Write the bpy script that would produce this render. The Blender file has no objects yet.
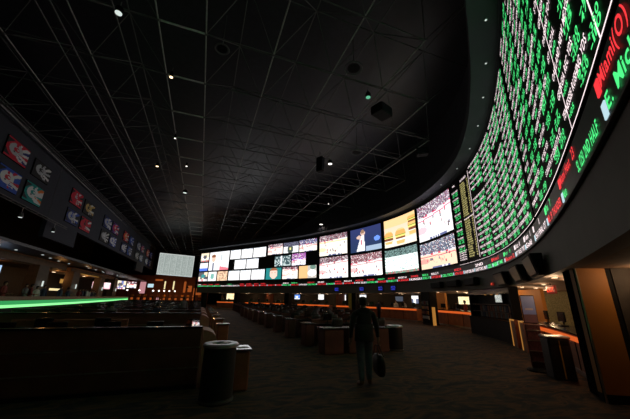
import bpy, bmesh, math, random
from mathutils import Vector, Matrix
random.seed(7)
R = math.radians
SC = bpy.context.scene
COL = SC.collection
ORD = ['first','second','third','fourth','fifth','sixth','seventh','eighth','ninth','tenth','eleventh','twelfth','thirteenth','fourteenth','fifteenth','sixteenth','seventeenth','eighteenth','nineteenth','twentieth']

# ------------------------------------------------------------------ materials
def new_mat(name):
    m = bpy.data.materials.new(name); m.use_nodes = True
    nt = m.node_tree; b = nt.nodes['Principled BSDF']
    return m, nt, b
def mat(name, col, rough=.6, metal=0., var=.18, scale=6., bump=0., spec=.5, coat=0.):
    m, nt, b = new_mat(name)
    tc = nt.nodes.new('ShaderNodeTexCoord'); n = nt.nodes.new('ShaderNodeTexNoise')
    n.inputs['Scale'].default_value = scale; n.inputs['Detail'].default_value = 4
    nt.links.new(tc.outputs['Object'], n.inputs['Vector'])
    r = nt.nodes.new('ShaderNodeValToRGB')
    r.color_ramp.elements[0].position = .3; r.color_ramp.elements[1].position = .7
    r.color_ramp.elements[0].color = (*[c*(1-var) for c in col], 1)
    r.color_ramp.elements[1].color = (*[min(1, c*(1+var)) for c in col], 1)
    nt.links.new(n.outputs['Fac'], r.inputs['Fac']); nt.links.new(r.outputs['Color'], b.inputs['Base Color'])
    b.inputs['Roughness'].default_value = rough; b.inputs['Metallic'].default_value = metal
    b.inputs['Specular IOR Level'].default_value = spec
    b.inputs['Coat Weight'].default_value = coat
    if bump:
        bp = nt.nodes.new('ShaderNodeBump'); bp.inputs['Strength'].default_value = bump
        nt.links.new(n.outputs['Fac'], bp.inputs['Height']); nt.links.new(bp.outputs['Normal'], b.inputs['Normal'])
    return m
def emit(name, col, strength, sampling=None):
    m, nt, b = new_mat(name)
    b.inputs['Base Color'].default_value = (.02, .02, .02, 1)
    b.inputs['Roughness'].default_value = .5
    b.inputs['Emission Color'].default_value = (*col, 1)
    b.inputs['Emission Strength'].default_value = strength
    if sampling: m.cycles.emission_sampling = sampling
    return m
def pixel_mat(name, strength, emissive=True):
    m, nt, b = new_mat(name)
    a = nt.nodes.new('ShaderNodeAttribute'); a.attribute_name = 'px'
    if emissive:
        b.inputs['Base Color'].default_value = (.01, .01, .01, 1); b.inputs['Roughness'].default_value = .5
        nt.links.new(a.outputs['Color'], b.inputs['Emission Color'])
        b.inputs['Emission Strength'].default_value = strength
    else:
        nt.links.new(a.outputs['Color'], b.inputs['Base Color']); b.inputs['Roughness'].default_value = .6
        if strength:
            nt.links.new(a.outputs['Color'], b.inputs['Emission Color'])
            b.inputs['Emission Strength'].default_value = strength
    return m

def carpet_mat():
    m, nt, b = new_mat('patterned carpet')
    tc = nt.nodes.new('ShaderNodeTexCoord')
    n1 = nt.nodes.new('ShaderNodeTexNoise'); n1.inputs['Scale'].default_value = 1.5; n1.inputs['Detail'].default_value = 6; n1.inputs['Distortion'].default_value = 1.8
    mp = nt.nodes.new('ShaderNodeMapping'); mp.inputs['Scale'].default_value = (1., 2.2, 1.); mp.inputs['Rotation'].default_value = (0, 0, .5)
    nt.links.new(tc.outputs['Object'], mp.inputs['Vector']); nt.links.new(mp.outputs['Vector'], n1.inputs['Vector'])
    r = nt.nodes.new('ShaderNodeValToRGB')
    e = r.color_ramp.elements
    e[0].position = .33; e[0].color = (.030, .033, .038, 1)
    e[1].position = .46; e[1].color = (.062, .052, .046, 1)
    x = e.new(.58); x.color = (.15, .085, .05, 1)
    x = e.new(.68); x.color = (.045, .042, .042, 1)
    nt.links.new(n1.outputs['Fac'], r.inputs['Fac']); nt.links.new(r.outputs['Color'], b.inputs['Base Color'])
    b.inputs['Roughness'].default_value = .95; b.inputs['Specular IOR Level'].default_value = .15
    n2 = nt.nodes.new('ShaderNodeTexNoise'); n2.inputs['Scale'].default_value = 160
    bp = nt.nodes.new('ShaderNodeBump'); bp.inputs['Strength'].default_value = .3
    nt.links.new(tc.outputs['Object'], n2.inputs['Vector']); nt.links.new(n2.outputs['Fac'], bp.inputs['Height']); nt.links.new(bp.outputs['Normal'], b.inputs['Normal'])
    return m

K = {}
K['carpet'] = carpet_mat()
K['deck'] = mat('black roof deck', (.036, .037, .052), .42, scale=3., spec=.6, bump=.25)
K['truss'] = mat('black painted steel tube', (.17, .17, .18), .5)
K['chord'] = mat('lighter steel chord', (.50, .50, .50), .45)  # lengthwise bottom chords in a lighter tone than the other tubes
K['velvet'] = mat('light swallowing black cloth', (.006, .006, .006), 1., spec=0.)
K['strut'] = mat('steel tube with painted-in light', (.85, .85, .85), .5)  # white light on the cross struts is put into their pale colour
K['blackwall'] = mat('black display backing', (.012, .012, .014), .6)
K['fascia'] = mat('charcoal painted fascia', (.19, .175, .175), .75, var=.06, scale=1.5)
K['ring'] = mat('blue black ring soffit', (.075, .09, .11), .7, var=.1, scale=1.)
K['soffit'] = mat('tan soffit plaster', (.20, .125, .078), .8)
K['black'] = mat('matt black paint', (.008, .008, .009), .7, spec=.15)
K['blackgloss'] = mat('black laminate', (.012, .011, .012), .18)
K['orangewall'] = mat('burnt orange wall paint', (.50, .20, .03), .6, var=.06, scale=2.)
K['brownwall'] = mat('rust brown wall paint', (.20, .06, .025), .7, var=.1, scale=2.)
K['greenwall'] = mat('olive flecked wallpaper', (.26, .25, .12), .7, var=.6, scale=22.)
K['graywall'] = mat('dark taupe wall', (.05, .042, .035), .75)
K['wood'] = mat('dark stained cherry wood', (.12, .040, .026), .5, var=.3, scale=3.)
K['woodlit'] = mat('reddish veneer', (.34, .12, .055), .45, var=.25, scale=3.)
K['leather'] = mat('brown leather upholstery', (.55, .26, .17), .5, var=.1, bump=.1)
K['trimmetal'] = mat('brushed metal trim', (.5, .46, .42), .3, .9)
K['chair'] = mat('black upholstery', (.018, .017, .018), .6)
K['chrome'] = mat('satin chrome', (.75, .77, .82), .33, .85)
K['steel'] = mat('brushed steel', (.45, .46, .48), .28, .95)
K['bin'] = mat('dark grey bin shell', (.022, .023, .025), .5, .2)
K['hole'] = mat('dark bin opening', (.004, .004, .004), .9)
K['brass'] = mat('brass strip', (.85, .6, .12), .4, .3)
K['cornice'] = mat('brown cornice wood', (.16, .09, .055), .55, var=.2, scale=2)
K['pillar'] = mat('taupe pillar cladding', (.10, .07, .055), .55, var=.2)
K['banner'] = mat('navy grey banner wall', (.058, .065, .09), .8, var=.05, scale=1.)
K['skin'] = mat('skin', (.42, .24, .17), .6, var=.05)
K['hair'] = mat('dark hair', (.015, .011, .009), .7)
K['jacket'] = mat('dark olive jacket cloth', (.026, .027, .026), .85, var=.2, scale=14, bump=.2)
K['jeans'] = mat('faded grey blue denim', (.115, .14, .17), .85, var=.25, scale=10, bump=.2)
K['shoe'] = mat('tan leather shoe', (.25, .12, .05), .5)
K['whiteshirt'] = mat('white shirt', (.7, .68, .65), .8, var=.05)
K['redshirt'] = mat('dark red shirt', (.22, .03, .03), .8, var=.05)
K['navyshirt'] = mat('navy shirt', (.03, .04, .09), .8, var=.05)
K['greyshirt'] = mat('grey shirt', (.16, .16, .17), .8, var=.05)
K['bag'] = mat('black nylon', (.014, .014, .016), .55, bump=.2)
K['paper'] = mat('white paper', (.7, .7, .68), .7, var=.04)
K['glass'] = mat('dark bottle glass', (.05, .03, .015), .1)
K['bottle'] = mat('amber bottle glass', (.35, .14, .03), .1)
K['barwood'] = mat('olive stained bar top', (.22, .17, .08), .4)
K['poster_dark'] = mat('maroon poster print', (.10, .03, .035), .5, var=.7, scale=30.)
K['px'] = pixel_mat('video picture', 1.35)
K['pxdim'] = pixel_mat('projected sheet picture', .62)
K['print'] = pixel_mat('printed graphic', .0, False)
K['glowprint'] = pixel_mat('backlit graphic', .03, False)  # printed banners given a faint added glow of their own colours
K['e_white'] = emit('pinkish white diodes', (1., .82, .84), 1.35, 'NONE')
K['e_green'] = emit('green diodes', (.07, .85, .22), 1.25, 'NONE')
K['e_yellow'] = emit('yellow diodes', (.85, .75, .28), .9, 'NONE')
K['e_red'] = emit('red diodes', (1., .04, .05), 1.1, 'NONE')
K['e_cyan'] = emit('pale cyan diodes', (.6, .85, .95), .9, 'NONE')
K['orange_strip'] = emit('orange light strip', (1., .16, .025), .65)
K['amber_strip'] = emit('amber light strip', (1., .42, .08), .38)
K['green_strip'] = emit('mint green light tube', (.28, 1., .33), 1.25)
K['green_panel'] = emit('green lit frosted panel', (.03, .42, .11), .8)
K['lamp_warm'] = emit('warm lamp', (1., .72, .42), 3.)
K['lamp_white'] = emit('white lamp', (1., .96, .88), 2.5)
K['lamp_dim'] = emit('dim lamp', (.75, .85, .8), .9)
K['lamp_green'] = emit('green tinted lamp', (.15, .6, .35), .8)
K['exit_red'] = emit('exit letters', (1., .06, .02), 1.6)
K['exit_back'] = emit('exit sign face', (.42, .02, .01), .3)
K['blue_sign'] = emit('blue sign', (.05, .07, .75), 1.)
K['yellow_panel'] = emit('yellow lit panel', (1., .50, .10), .42)
K['cream_panel'] = emit('cream lit panel', (1., .82, .42), 1.)
K['rust_glow'] = emit('orange lit panel', (.75, .16, .03), .4)
K['pink_panel'] = emit('pink white lit panel', (1., .45, .5), .5)

# ------------------------------------------------------------------ mesh building
class MB:
    def __init__(s): s.v = []; s.f = []; s.m = []
    def add(s, vs, fs, mi=0):
        o = len(s.v); s.v += [tuple(v) for v in vs]; s.f += [tuple(i+o for i in f) for f in fs]; s.m += [mi]*len(fs); return s
    def box(s, c, d, rz=0., mi=0, bev=0.):
        x, y, z = d[0]/2, d[1]/2, d[2]/2
        M = Matrix.Rotation(rz, 3, 'Z'); c = Vector(c)
        if bev:
            b = min(bev, x*.9, y*.9, z*.9); vs = []; 
            for zz, q in ((-z, b), (-z+b, 0), (z-b, 0), (z, b)):
                X, Y = x-q, y-q; k = b if q == 0 else b*.4
                for px, py in ((X, Y-k), (X-k, Y), (-X+k, Y), (-X, Y-k), (-X, -Y+k), (-X+k, -Y), (X-k, -Y), (X, -Y+k)):
                    vs.append(M @ Vector((px, py, zz)) + c)
            fs = [tuple(range(7, -1, -1)), tuple(range(24, 32))]
            for r in range(3):
                for i in range(8):
                    j = (i+1) % 8; fs.append((r*8+i, r*8+j, r*8+8+j, r*8+8+i))
            return s.add(vs, fs, mi)
        vs = [M @ Vector((sx*x, sy*y, sz*z)) + c for sz in (-1, 1) for sx, sy in ((-1, -1), (1, -1), (1, 1), (-1, 1))]
        return s.add(vs, [(3, 2, 1, 0), (4, 5, 6, 7), (0, 1, 5, 4), (1, 2, 6, 5), (2, 3, 7, 6), (3, 0, 4, 7)], mi)
    def tube(s, p0, p1, r, n=6, mi=0, r1=None):
        p0 = Vector(p0); p1 = Vector(p1); a = (p1-p0)
        if a.length < 1e-6: return s
        q = a.to_track_quat('Z', 'Y').to_matrix(); r1 = r if r1 is None else r1
        vs = [p0 + q @ Vector((r*math.cos(t), r*math.sin(t), 0)) for t in [2*math.pi*i/n for i in range(n)]]
        vs += [p1 + q @ Vector((r1*math.cos(t), r1*math.sin(t), 0)) for t in [2*math.pi*i/n for i in range(n)]]
        fs = [(i, (i+1) % n, n+(i+1) % n, n+i) for i in range(n)] + [tuple(range(n-1, -1, -1)), tuple(range(n, 2*n))]
        return s.add(vs, fs, mi)
    def path(s, pts, r, n=8, mi=0):
        for a, b in zip(pts, pts[1:]): s.tube(a, b, r, n, mi)
        return s
    def lathe(s, c, prof, n=24, mi=0, sx=1., sy=1., rot=None):
        c = Vector(c); vs = []
        for r, z in prof:
            for i in range(n):
                t = 2*math.pi*i/n; p = Vector((r*math.cos(t)*sx, r*math.sin(t)*sy, z))
                if rot: p = rot @ p
                vs.append(c+p)
        m = len(prof); fs = []
        for k in range(m-1):
            for i in range(n):
                j = (i+1) % n; fs.append((k*n+i, k*n+j, k*n+n+j, k*n+n+i))
        fs.append(tuple(range(n-1, -1, -1))); fs.append(tuple((m-1)*n+i for i in range(n)))
        return s.add(vs, fs, mi)
    def build(s, name, mats, parent=None, origin=None, smooth=False):
        if not isinstance(mats, (list, tuple)): mats = [mats]
        if parent is not None:
            o0 = Vector(parent.location); q = parent.parent
            while q is not None: o0 = o0 + Vector(q.location); q = q.parent
        elif origin is not None: o0 = Vector(origin)
        else:
            xs = [v[0] for v in s.v]; ys = [v[1] for v in s.v]; zs = [v[2] for v in s.v]
            o0 = Vector(((min(xs)+max(xs))/2, (min(ys)+max(ys))/2, min(zs)))
        me = bpy.data.meshes.new(name)
        me.from_pydata([(v[0]-o0.x, v[1]-o0.y, v[2]-o0.z) for v in s.v], [], s.f)
        for m in mats: me.materials.append(m)
        me.polygons.foreach_set('material_index', s.m)
        if smooth: me.polygons.foreach_set('use_smooth', [True]*len(s.f))
        me.update()
        o = bpy.data.objects.new(name, me); COL.objects.link(o)
        if parent is not None: o.parent = parent
        else: o.location = o0
        return o
def tag(o, label=None, cat=None, group=None, kind=None):
    if label: o['label'] = label
    if cat: o['category'] = cat
    if group: o['group'] = group
    if kind: o['kind'] = kind
    return o
def empty(name, loc, label, cat, group=None, rz=0.):
    o = bpy.data.objects.new(name, None); COL.objects.link(o); o.location = loc; o.rotation_euler = (0, 0, rz)
    o.empty_display_size = .2
    return tag(o, label, cat, group)
def copy_tree(o, parent=None):
    c = o.copy(); COL.objects.link(c)
    if parent is not None: c.parent = parent
    for ch in list(o.children): copy_tree(ch, c)
    return c
def place(proto, used, loc, rz, label, group=None, cat=None, sc=None):
    o = proto if not used else copy_tree(proto)
    o.location = loc; o.rotation_euler = (0, 0, rz)
    if sc: o.scale = (sc, sc, sc)
    tag(o, label, cat, group); return o
def struct(o): o['kind'] = 'structure'; return o

# ------------------------------------------------------------------ plan of the curved display wall
CP = [(-0.75, 53.0), (4.5, 45.6), (8.9, 39.2), (12.4, 33.2), (14.8, 27.4), (15.9, 22.5), (15.85, 18.0), (14.75, 13.8), (13.3, 10.7), (11.35, 8.05), (8.95, 5.6), (6.4, 3.45), (4.15, 1.75), (2.3, .45), (.4, -.85), (-1.6, -2.3)]
def dense(n=24):
    P = [Vector(p) for p in CP]; P = [2*P[0]-P[1]] + P + [2*P[-1]-P[-2]]; out = []
    for i in range(1, len(P)-2):
        p0, p1, p2, p3 = P[i-1:i+3]
        for k in range(n):
            t = k/n
            out.append(.5*((2*p1)+(p2-p0)*t+(2*p0-5*p1+4*p2-p3)*t*t+(3*p1-p0-3*p2+p3)*t**3))
    out.append(P[-2]); return out
D = dense(); S = [0.]
for a, b in zip(D, D[1:]): S.append(S[-1]+(b-a).length)
SEND = S[-1]
import bisect
def W(s, z=0., off=0.):
    i = min(max(bisect.bisect_left(S, s)-1, 0), len(S)-2); t = (s-S[i])/(S[i+1]-S[i]); q = D[i].lerp(D[i+1], t)
    a = D[max(i-6, 0)]; b = D[min(i+7, len(D)-1)]; tg = (b-a).normalized()
    return Vector((q.x+tg.y*off, q.y-tg.x*off, z))
def ang(s):      # rotation so that local -Y points to the room and local +X along +s
    a = W(s-.3); b = W(s+.3); return math.atan2(b.y-a.y, b.x-a.x)
def srange(s0, s1, step=.5):
    n = max(1, int(math.ceil((s1-s0)/step))); return [s0+(s1-s0)*i/n for i in range(n+1)]
def ribbon(mb, s0, s1, z0, z1, off, step=.5, mi=0):
    ss = srange(s0, s1, step); vs = []
    for s_ in ss: vs += [W(s_, z0, off), W(s_, z1, off)]
    return mb.add(vs, [(2*i, 2*i+2, 2*i+3, 2*i+1) for i in range(len(ss)-1)], mi)
def slab(mb, s0, s1, z0, z1, o0, o1, step=.5, mi=0):
    """solid curved bar; o0 outer offset, o1 inner offset (towards the room)"""
    ss = srange(s0, s1, step); vs = []
    for s_ in ss: vs += [W(s_, z0, o0), W(s_, z0, o1), W(s_, z1, o1), W(s_, z1, o0)]
    fs = []
    for i in range(len(ss)-1):
        a = 4*i; b = a+4
        for k in range(4):
            l = (k+1) % 4; fs.append((a+k, a+l, b+l, b+k))
    fs.append((3, 2, 1, 0)); e = 4*(len(ss)-1); fs.append((e, e+1, e+2, e+3))
    return mb.add(vs, fs, mi)

# ------------------------------------------------------------------ room shell
def quad(name, pts, m, thick=None):
    mb = MB(); mb.add(pts, [tuple(range(len(pts)))]); return struct(mb.build(name, m))
mb = MB(); mb.box((1., 36, -.1), (70, 98, .2)); struct(mb.build('floor', K['carpet']))
mb = MB(); mb.box((1., 36, 14.5), (70, 98, .3)); struct(mb.build('ceiling', K['deck']))
mb = MB(); mb.box((1, 84.9, 7.25), (70, .2, 14.7)); struct(mb.build('wall_back', K['black']))
mb = MB(); mb.box((1, -12.9, 7.25), (70, .2, 14.7)); struct(mb.build('wall_front', K['black']))
mb = MB(); mb.box((-26, 36, 7.25), (.2, 98, 14.7)); struct(mb.build('wall_left', K['graywall']))
mb = MB(); mb.box((36, 36, 7.25), (.2, 98, 14.7)); struct(mb.build('wall_far_right', K['black']))
# curved right-hand wall: black backing plus charcoal fascia
mb = MB(); slab(mb, 0, SEND, 3.2, 9.2, -.3, 0)
struct(mb.build('wall_right', K['blackwall']))
mb = MB(); slab(mb, 0, SEND, 2.33, 3.2, -.25, .0)
struct(mb.build('trim_1', K['fascia']))
# ring soffit above the displays, its inner lip and the drop wall behind it
mb = MB(); slab(mb, 0, SEND, 9.3, 9.4, -.3, .85); slab(mb, 0, SEND, 9.2, 9.3, -.3, .1)
struct(mb.build('trim_2', K['ring']))
mb = MB(); slab(mb, 0, SEND, 9.4, 9.85, .7, .85); slab(mb, 33, SEND, 9.4, 14.35, -.3, -.1)
ss = srange(14, 33, 1.); vs = []
for s_ in ss:      # drop wall gets lower towards the far end, where the roof runs on past it
    zt = 9.5+(14.35-9.5)*((s_-14)/19)**1.3
    vs += [W(s_, 9.4, -.3), W(s_, 9.4, -.1), W(s_, zt, -.1), W(s_, zt, -.3)]
fs = []
for i in range(len(ss)-1):
    for k in range(4): l = (k+1) % 4; fs.append((4*i+k, 4*i+l, 4*i+4+l, 4*i+4+k))
mb.add(vs, fs); struct(mb.build('trim_3', K['deck']))
# low ceiling and back wall of the betting counters
mb = MB(); slab(mb, 0, 59.8, 2.33, 2.45, -6., -.25, .8); struct(mb.build('ceiling_low', K['soffit']))
mb = MB(); slab(mb, 0, 41.4, 0, 2.33, -5.4, -5.2, .8); struct(mb.build('wall_counter_back', K['graywall']))
mb = MB(); slab(mb, 41.4, 59.8, 0, 2.33, -5.4, -5.2, .8); struct(mb.build('wall_counter_right', K['greenwall']))
for k, s_ in enumerate((12., 24.3)):
    mb = MB(); slab(mb, s_, s_+.25, 0, 2.33, -5.2, -3.6, .8); struct(mb.build('wall_partition_%d' % (k+1), K['brownwall']))
mb = MB(); slab(mb, 36.9, 38.6, 0, 2.33, -2.5, -2.3); struct(mb.build('wall_panel_1', K['orangewall']))
mb = MB(); slab(mb, 44.4, 47.2, 0, 2.33, -2.45, -2.3); struct(mb.build('wall_panel_2', K['orangewall']))
# recessed channel between wall and end of the hall
mb = MB(); mb.box((-.95, 53.3, 4.65), (.25, .7, 9.3)); struct(mb.build('wall_display_end', K['black']))

# ------------------------------------------------------------------ space-frame roof
def inside(x, y, off=1.0):
    best = 1e9; bi = 0
    for i in range(0, len(D), 3):
        d = (D[i].x-x)**2+(D[i].y-y)**2
        if d < best: best = d; bi = i
    a = D[max(bi-1, 0)]; b = D[min(bi+1, len(D)-1)]; t = (b-a).normalized()
    sgn = (x-D[bi].x)*t.y - (y-D[bi].y)*t.x
    return sgn > off
XR = [-1.07+2.74*k for k in range(10)]; YR = [9.9+2.98*k for k in range(-4, 24)]
XL = [-2.78-2.96*k for k in range(4)]
ZB, ZT = 11.65, 13.05
def frame(name, X, xoff, r, y1=84, lim=True):
    mb = MB(); ok = lambda x, y: (not lim) or inside(x, y, .9 if y < 14 else (.25 if y < 25 else -15))
    for i, x in enumerate(X):
        for j, y in enumerate(YR):
            if not ok(x, y): continue
            if j+1 < len(YR) and ok(x, YR[j+1]): mb.tube((x, y, ZB), (x, YR[j+1], ZB), r*1.05, 6, 1)
            if i+1 < len(X) and ok(X[i+1], y): mb.tube((x, y, ZB), (X[i+1], y, ZB), r, 5)
            mb.box((x, y, ZB), (r*3.4, r*3.4, r*3))
            yt = y-1.49; xt = x+xoff
            tn = lambda a, b: ok(a, b) or ok(a-1.2, b)
            if tn(xt, yt):
                if tn(xt, yt+2.98): mb.tube((xt, yt, ZT), (xt, yt+2.98, ZT), r*.9, 5)
                if i+1 < len(X) and tn(xt+(X[i+1]-x), yt): mb.tube((xt, yt, ZT), (xt+X[i+1]-x, yt, ZT), r*.9, 5)
                for (a, b) in ((x, y), (x+2*xoff, y), (x, y-2.98), (x+2*xoff, y-2.98)):
                    if ok(a, b) and min(X)-.1 <= a <= max(X)+.1: mb.tube((xt, yt, ZT), (a, b, ZB), r*.7, 5)
    return struct(mb.build(name, [K['truss'], K['chord']]))
frame('trim_4', XR, 1.37, .028)
frame('trim_5', XL, -1.48, .028, lim=False)
mb = MB()
for j, y in enumerate(YR):
    mb.tube((-2.72, y, ZB), (-1.13, y, ZB), .04, 6)
struct(mb.build('trim_6', K['strut']))
# catwalk rails inside the left bay
mb = MB()
for x in (-4.2, -6.25, -6.75, -11.6):
    mb.tube((x, -2, ZB-.1), (x, 80, ZB-.1), .03, 6)
for k in range(60): mb.tube((-6.25, -2+k*1.37, ZB-.1), (-6.75, -2+k*1.37, ZB-.1), .02, 5)
struct(mb.build('trim_7', K['truss']))

# ------------------------------------------------------------------ pictures
def rnd(a, b): return random.uniform(a, b)
def noise_seeded(seed):
    r = random.Random(seed); g = {}
    def f(x, y):
        k = (int(x), int(y))
        if k not in g: g[k] = r.random()
        return g[k]
    return f
def pic_court(seed, teamA=(.9, .05, .12), teamB=(.95, .95, .95), floor=(1, .93, .82), crowd=(.22, .14, .17), horizon=.62, key=(.8, .1, .12), close=False, score=True):
    r = random.Random(seed); nf = noise_seeded(seed)
    players = [(r.uniform(.1, .9), r.uniform(.12, horizon-.08), r.random() < .5) for _ in range(11)]
    slope = r.uniform(-.12, .12)
    def f(u, v):
        h = horizon+slope*(u-.5)
        if v > h:
            n = nf(u*62, v*36); d = (v-h)/(1-h)
            c = [crowd[i]*(.35+1.9*n*n) for i in range(3)]
            if n > .86: c = [.9, .85, .85]
            if n < .12: c = [c0*.3 for c0 in teamA]
            if d < .10: c = (.75, .7, .75) if nf(u*14, 3) > .4 else teamA
            return c
        c = floor
        if abs(v-(h-.06)) < .015: c = key
        if ((u-.08)**2*2+(v-.3)**2*5) < .05: c = tuple(.5*a+.5*b for a, b in zip(key, floor))
        if abs(((u-.5)/.16)**2+((v-.3)/.12)**2-1) < .1: c = tuple(.4*a+.6*b for a, b in zip(key, floor))
        s = .022 if not close else .05
        for px, py, t in players:
            if abs(u-px) < s*.7 and 0 <= v-py < s*4.2:
                c = (.12, .07, .06) if v-py < s*1.6 else (teamA if t else teamB)
                if not t and v-py >= s*1.6: c = (.25, .25, .35)
                if v-py > s*3.4: c = (.2, .1, .07)
        if score and v < .07 and .3 < u < .8:
            c = (.12, .14, .3) if nf(u*30, 1) > .35 else (.85, .85, .9)
        return c
    return f
def pic_burger(u, v):
    g = v; c = (1.-.1*g, .78-.18*g, .55-.1*g)
    if v < .24: c = (1., .88, .72)
    if v > .72: c = (.95, .62, .30)
    for cx, cy, w, h in ((.13, .26, .14, .30), (.50, .24, .165, .34), (.88, .44, .13, .36), (.88, .70, .13, .22)):
        x = (u-cx)/w; y = (v-cy)/h
        if abs(x) < 1 and -.5 < y < 1.1:
            if y > .45:
                if x*x+((y-.45)/.6)**2 < 1: c = (.85, .42, .12) if y < .85 else (.95, .6, .25)
            elif y > .3 and abs(x) < .98: c = (.2, .38, .06)
            elif y > .18 and abs(x) < .95: c = (.95, .75, .2)
            elif y > -.05 and abs(x) < .93: c = (.22, .07, .03)
            elif y > -.15 and abs(x) < .9: c = (.9, .88, .8)
            elif abs(x) < .85-(abs(y)-.15)*.4: c = (.88, .5, .17)
    return c
def pic_player(u, v):
    c = (.02+.01*v, .04, .10+.04*v)
    if v < .2 and u > .5: c = (.35, .45, .6)
    if (u-.86)**2+(v-.45)**2 < .01: c = (.15, .3, .9)
    if (u-.41)**2*2.2+(v-.78)**2 < .012: c = (.72, .5, .42)
    if (u-.40)**2*2.2+(v-.84)**2 < .008: c = (.3, .18, .12)
    w = .05+.13*(.7-v)
    if .02 < v < .68 and abs(u-(.33+.1*v)) < w: c = (.98, .96, .97)
    if .3 < v < .5 and abs(u-.36) < .03: c = (.6, .2, .25)
    if (u-.28)**2+(v-.62)**2 < .006: c = (.7, .48, .4)
    return c
def pic_anchor(u, v):
    c = (1, 1, 1)
    if v > .9: c = (.93, .93, .97)
    if ((u-.22)/.1)**2+((v-.62)/.17)**2 < 1: c = (.9, .55, .42)
    if ((u-.21)/.11)**2+((v-.77)/.1)**2 < 1 and v > .72: c = (.25, .1, .05)
    if v < .42 and abs(u-.22) < .09+.1*(.42-v): c = (.85, .88, .95) if abs(u-.22) > .03 else (.2, .2, .25)
    if .5 < v < .85 and abs(u-.62) < .05: c = (.55, .6, .62)
    if v < .1+.25*(1-u) and u > .55: c = (.8, .2, .25)
    return c
def pic_sheet(seed, dark=.55):
    nf = noise_seeded(seed)
    def f(u, v):
        if v > .9: return (.55, .6, .7) if nf(u*10, 0) > .5 else (.9, .95, .95)
        if int(v*26) % 2 == 0 and nf(u*24, v*26) > .62: return (dark+.25, dark+.25, dark+.28)
        return (1, 1, 1)
    return f
def pic_board(u, v):
    c = (.70, .78, .74)
    if u < .02 or u > .985 or v < .03 or v > .96: return (.9, .96, .93)
    cx = (u*6) % 1
    if cx < .05: return (.42, .5, .47)
    if int(v*56) % 2 == 0 and .1 < cx < .85:
        return (.38, .45, .42) if hashf(int(u*90), int(v*56)) > .35 else c
    return c
def hashf(a, b): return random.Random(a*7919+b*104729).random()
def pic_hockey(u, v):
    if v > .62: 
        n = hashf(int(u*40), int(v*24)); return (.2*n, .2*n, .3*n)
    c = (.95, .97, 1)
    if ((u-.45)/.2)**2+((v-.35)/.42)**2 < 1: c = (.06, .08, .07)
    if ((u-.45)/.09)**2+((v-.72)/.12)**2 < 1: c = (.75, .8, .75)
    if abs(u-.45) < .04 and .3 < v < .5: c = (.85, .8, .3)
    return c
def pic_face(u, v):
    c = (.02, .22, .22)
    if ((u-.5)/.24)**2+((v-.5)/.46)**2 < 1: c = (.95, .6, .5)
    if v > .78 and ((u-.5)/.26)**2+((v-.8)/.2)**2 < 1: c = (.3, .12, .06)
    if abs(v-.56) < .025 and abs(abs(u-.5)-.09) < .035: c = (.25, .1, .08)
    if abs(v-.28) < .02 and abs(u-.5) < .08: c = (.6, .15, .15)
    return c
def pic_mix(seed):
    nf = noise_seeded(seed); r = random.Random(seed)
    cols = [(.9, .9, .95), (.15, .2, .5), (.7, .15, .15), (.05, .3, .3), (.9, .75, .55), (.1, .1, .12)]; r.shuffle(cols)
    def f(u, v):
        if v < .18: return cols[0] if nf(u*18, 1) > .4 else cols[1]
        if (u-.5)**2+(v-.55)**2 < .05: return cols[2]
        return cols[3] if nf(u*5, v*4) > .5 else cols[4]
    return f
def pic_blue(u, v):
    c = (.1, .25, .75)
    if (u-.45)**2+(v-.5)**2 < .06: c = (.95, .95, 1)
    if v < .18: c = (.8, .85, .95)
    return c
def pic_gold(u, v):
    c = (1, .85, .5)
    if int(v*9) % 2 == 0 and .15 < u < .85 and hashf(int(u*18), int(v*9)) > .5: c = (.9, .6, .25)
    return c

def paint(o, nu, nv, fn):
    me = o.data; at = me.attributes.new('px', 'FLOAT_COLOR', 'CORNER'); buf = []
    for j in range(nv):
        for i in range(nu):
            c = fn((i+.5)/nu, (j+.5)/nv); buf += [c[0], c[1], c[2], 1.]*4
    at.data.foreach_set('color', buf)
def grid_mesh(P, nu, nv):
    mb = MB(); vs = [P(i/nu, j/nv) for j in range(nv+1) for i in range(nu+1)]
    fs = [(j*(nu+1)+i, j*(nu+1)+i+1, (j+1)*(nu+1)+i+1, (j+1)*(nu+1)+i) for j in range(nv) for i in range(nu)]
    return mb.add(vs, fs)

def wall_screen(s0, s1, z0, z1, fn, label, group, nu=46, nv=26, m='px', tilt=0.):
    b = .05
    root = empty('video_screen', W((s0+s1)/2, z0, .03), label, 'screen', group)
    mb = MB(); slab(mb, s0, s1, z0, z0+b, .004, .07, .6); slab(mb, s0, s1, z1-b, z1, .004, .07, .6)
    slab(mb, s0, s0+b, z0+b, z1-b, .004, .07); slab(mb, s1-b, s1, z0+b, z1-b, .004, .07)
    slab(mb, s0+b, s1-b, z0+b, z1-b, .004, .03, .6)
    mb.build('bezel', K['black'], root)
    g = grid_mesh(lambda u, v: W(s0+b+(s1-s0-2*b)*u, z0+b+(z1-z0-2*b)*v, .045), nu, nv)
    o = g.build('picture', K[m], root); paint(o, nu, nv, fn); return root

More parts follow.
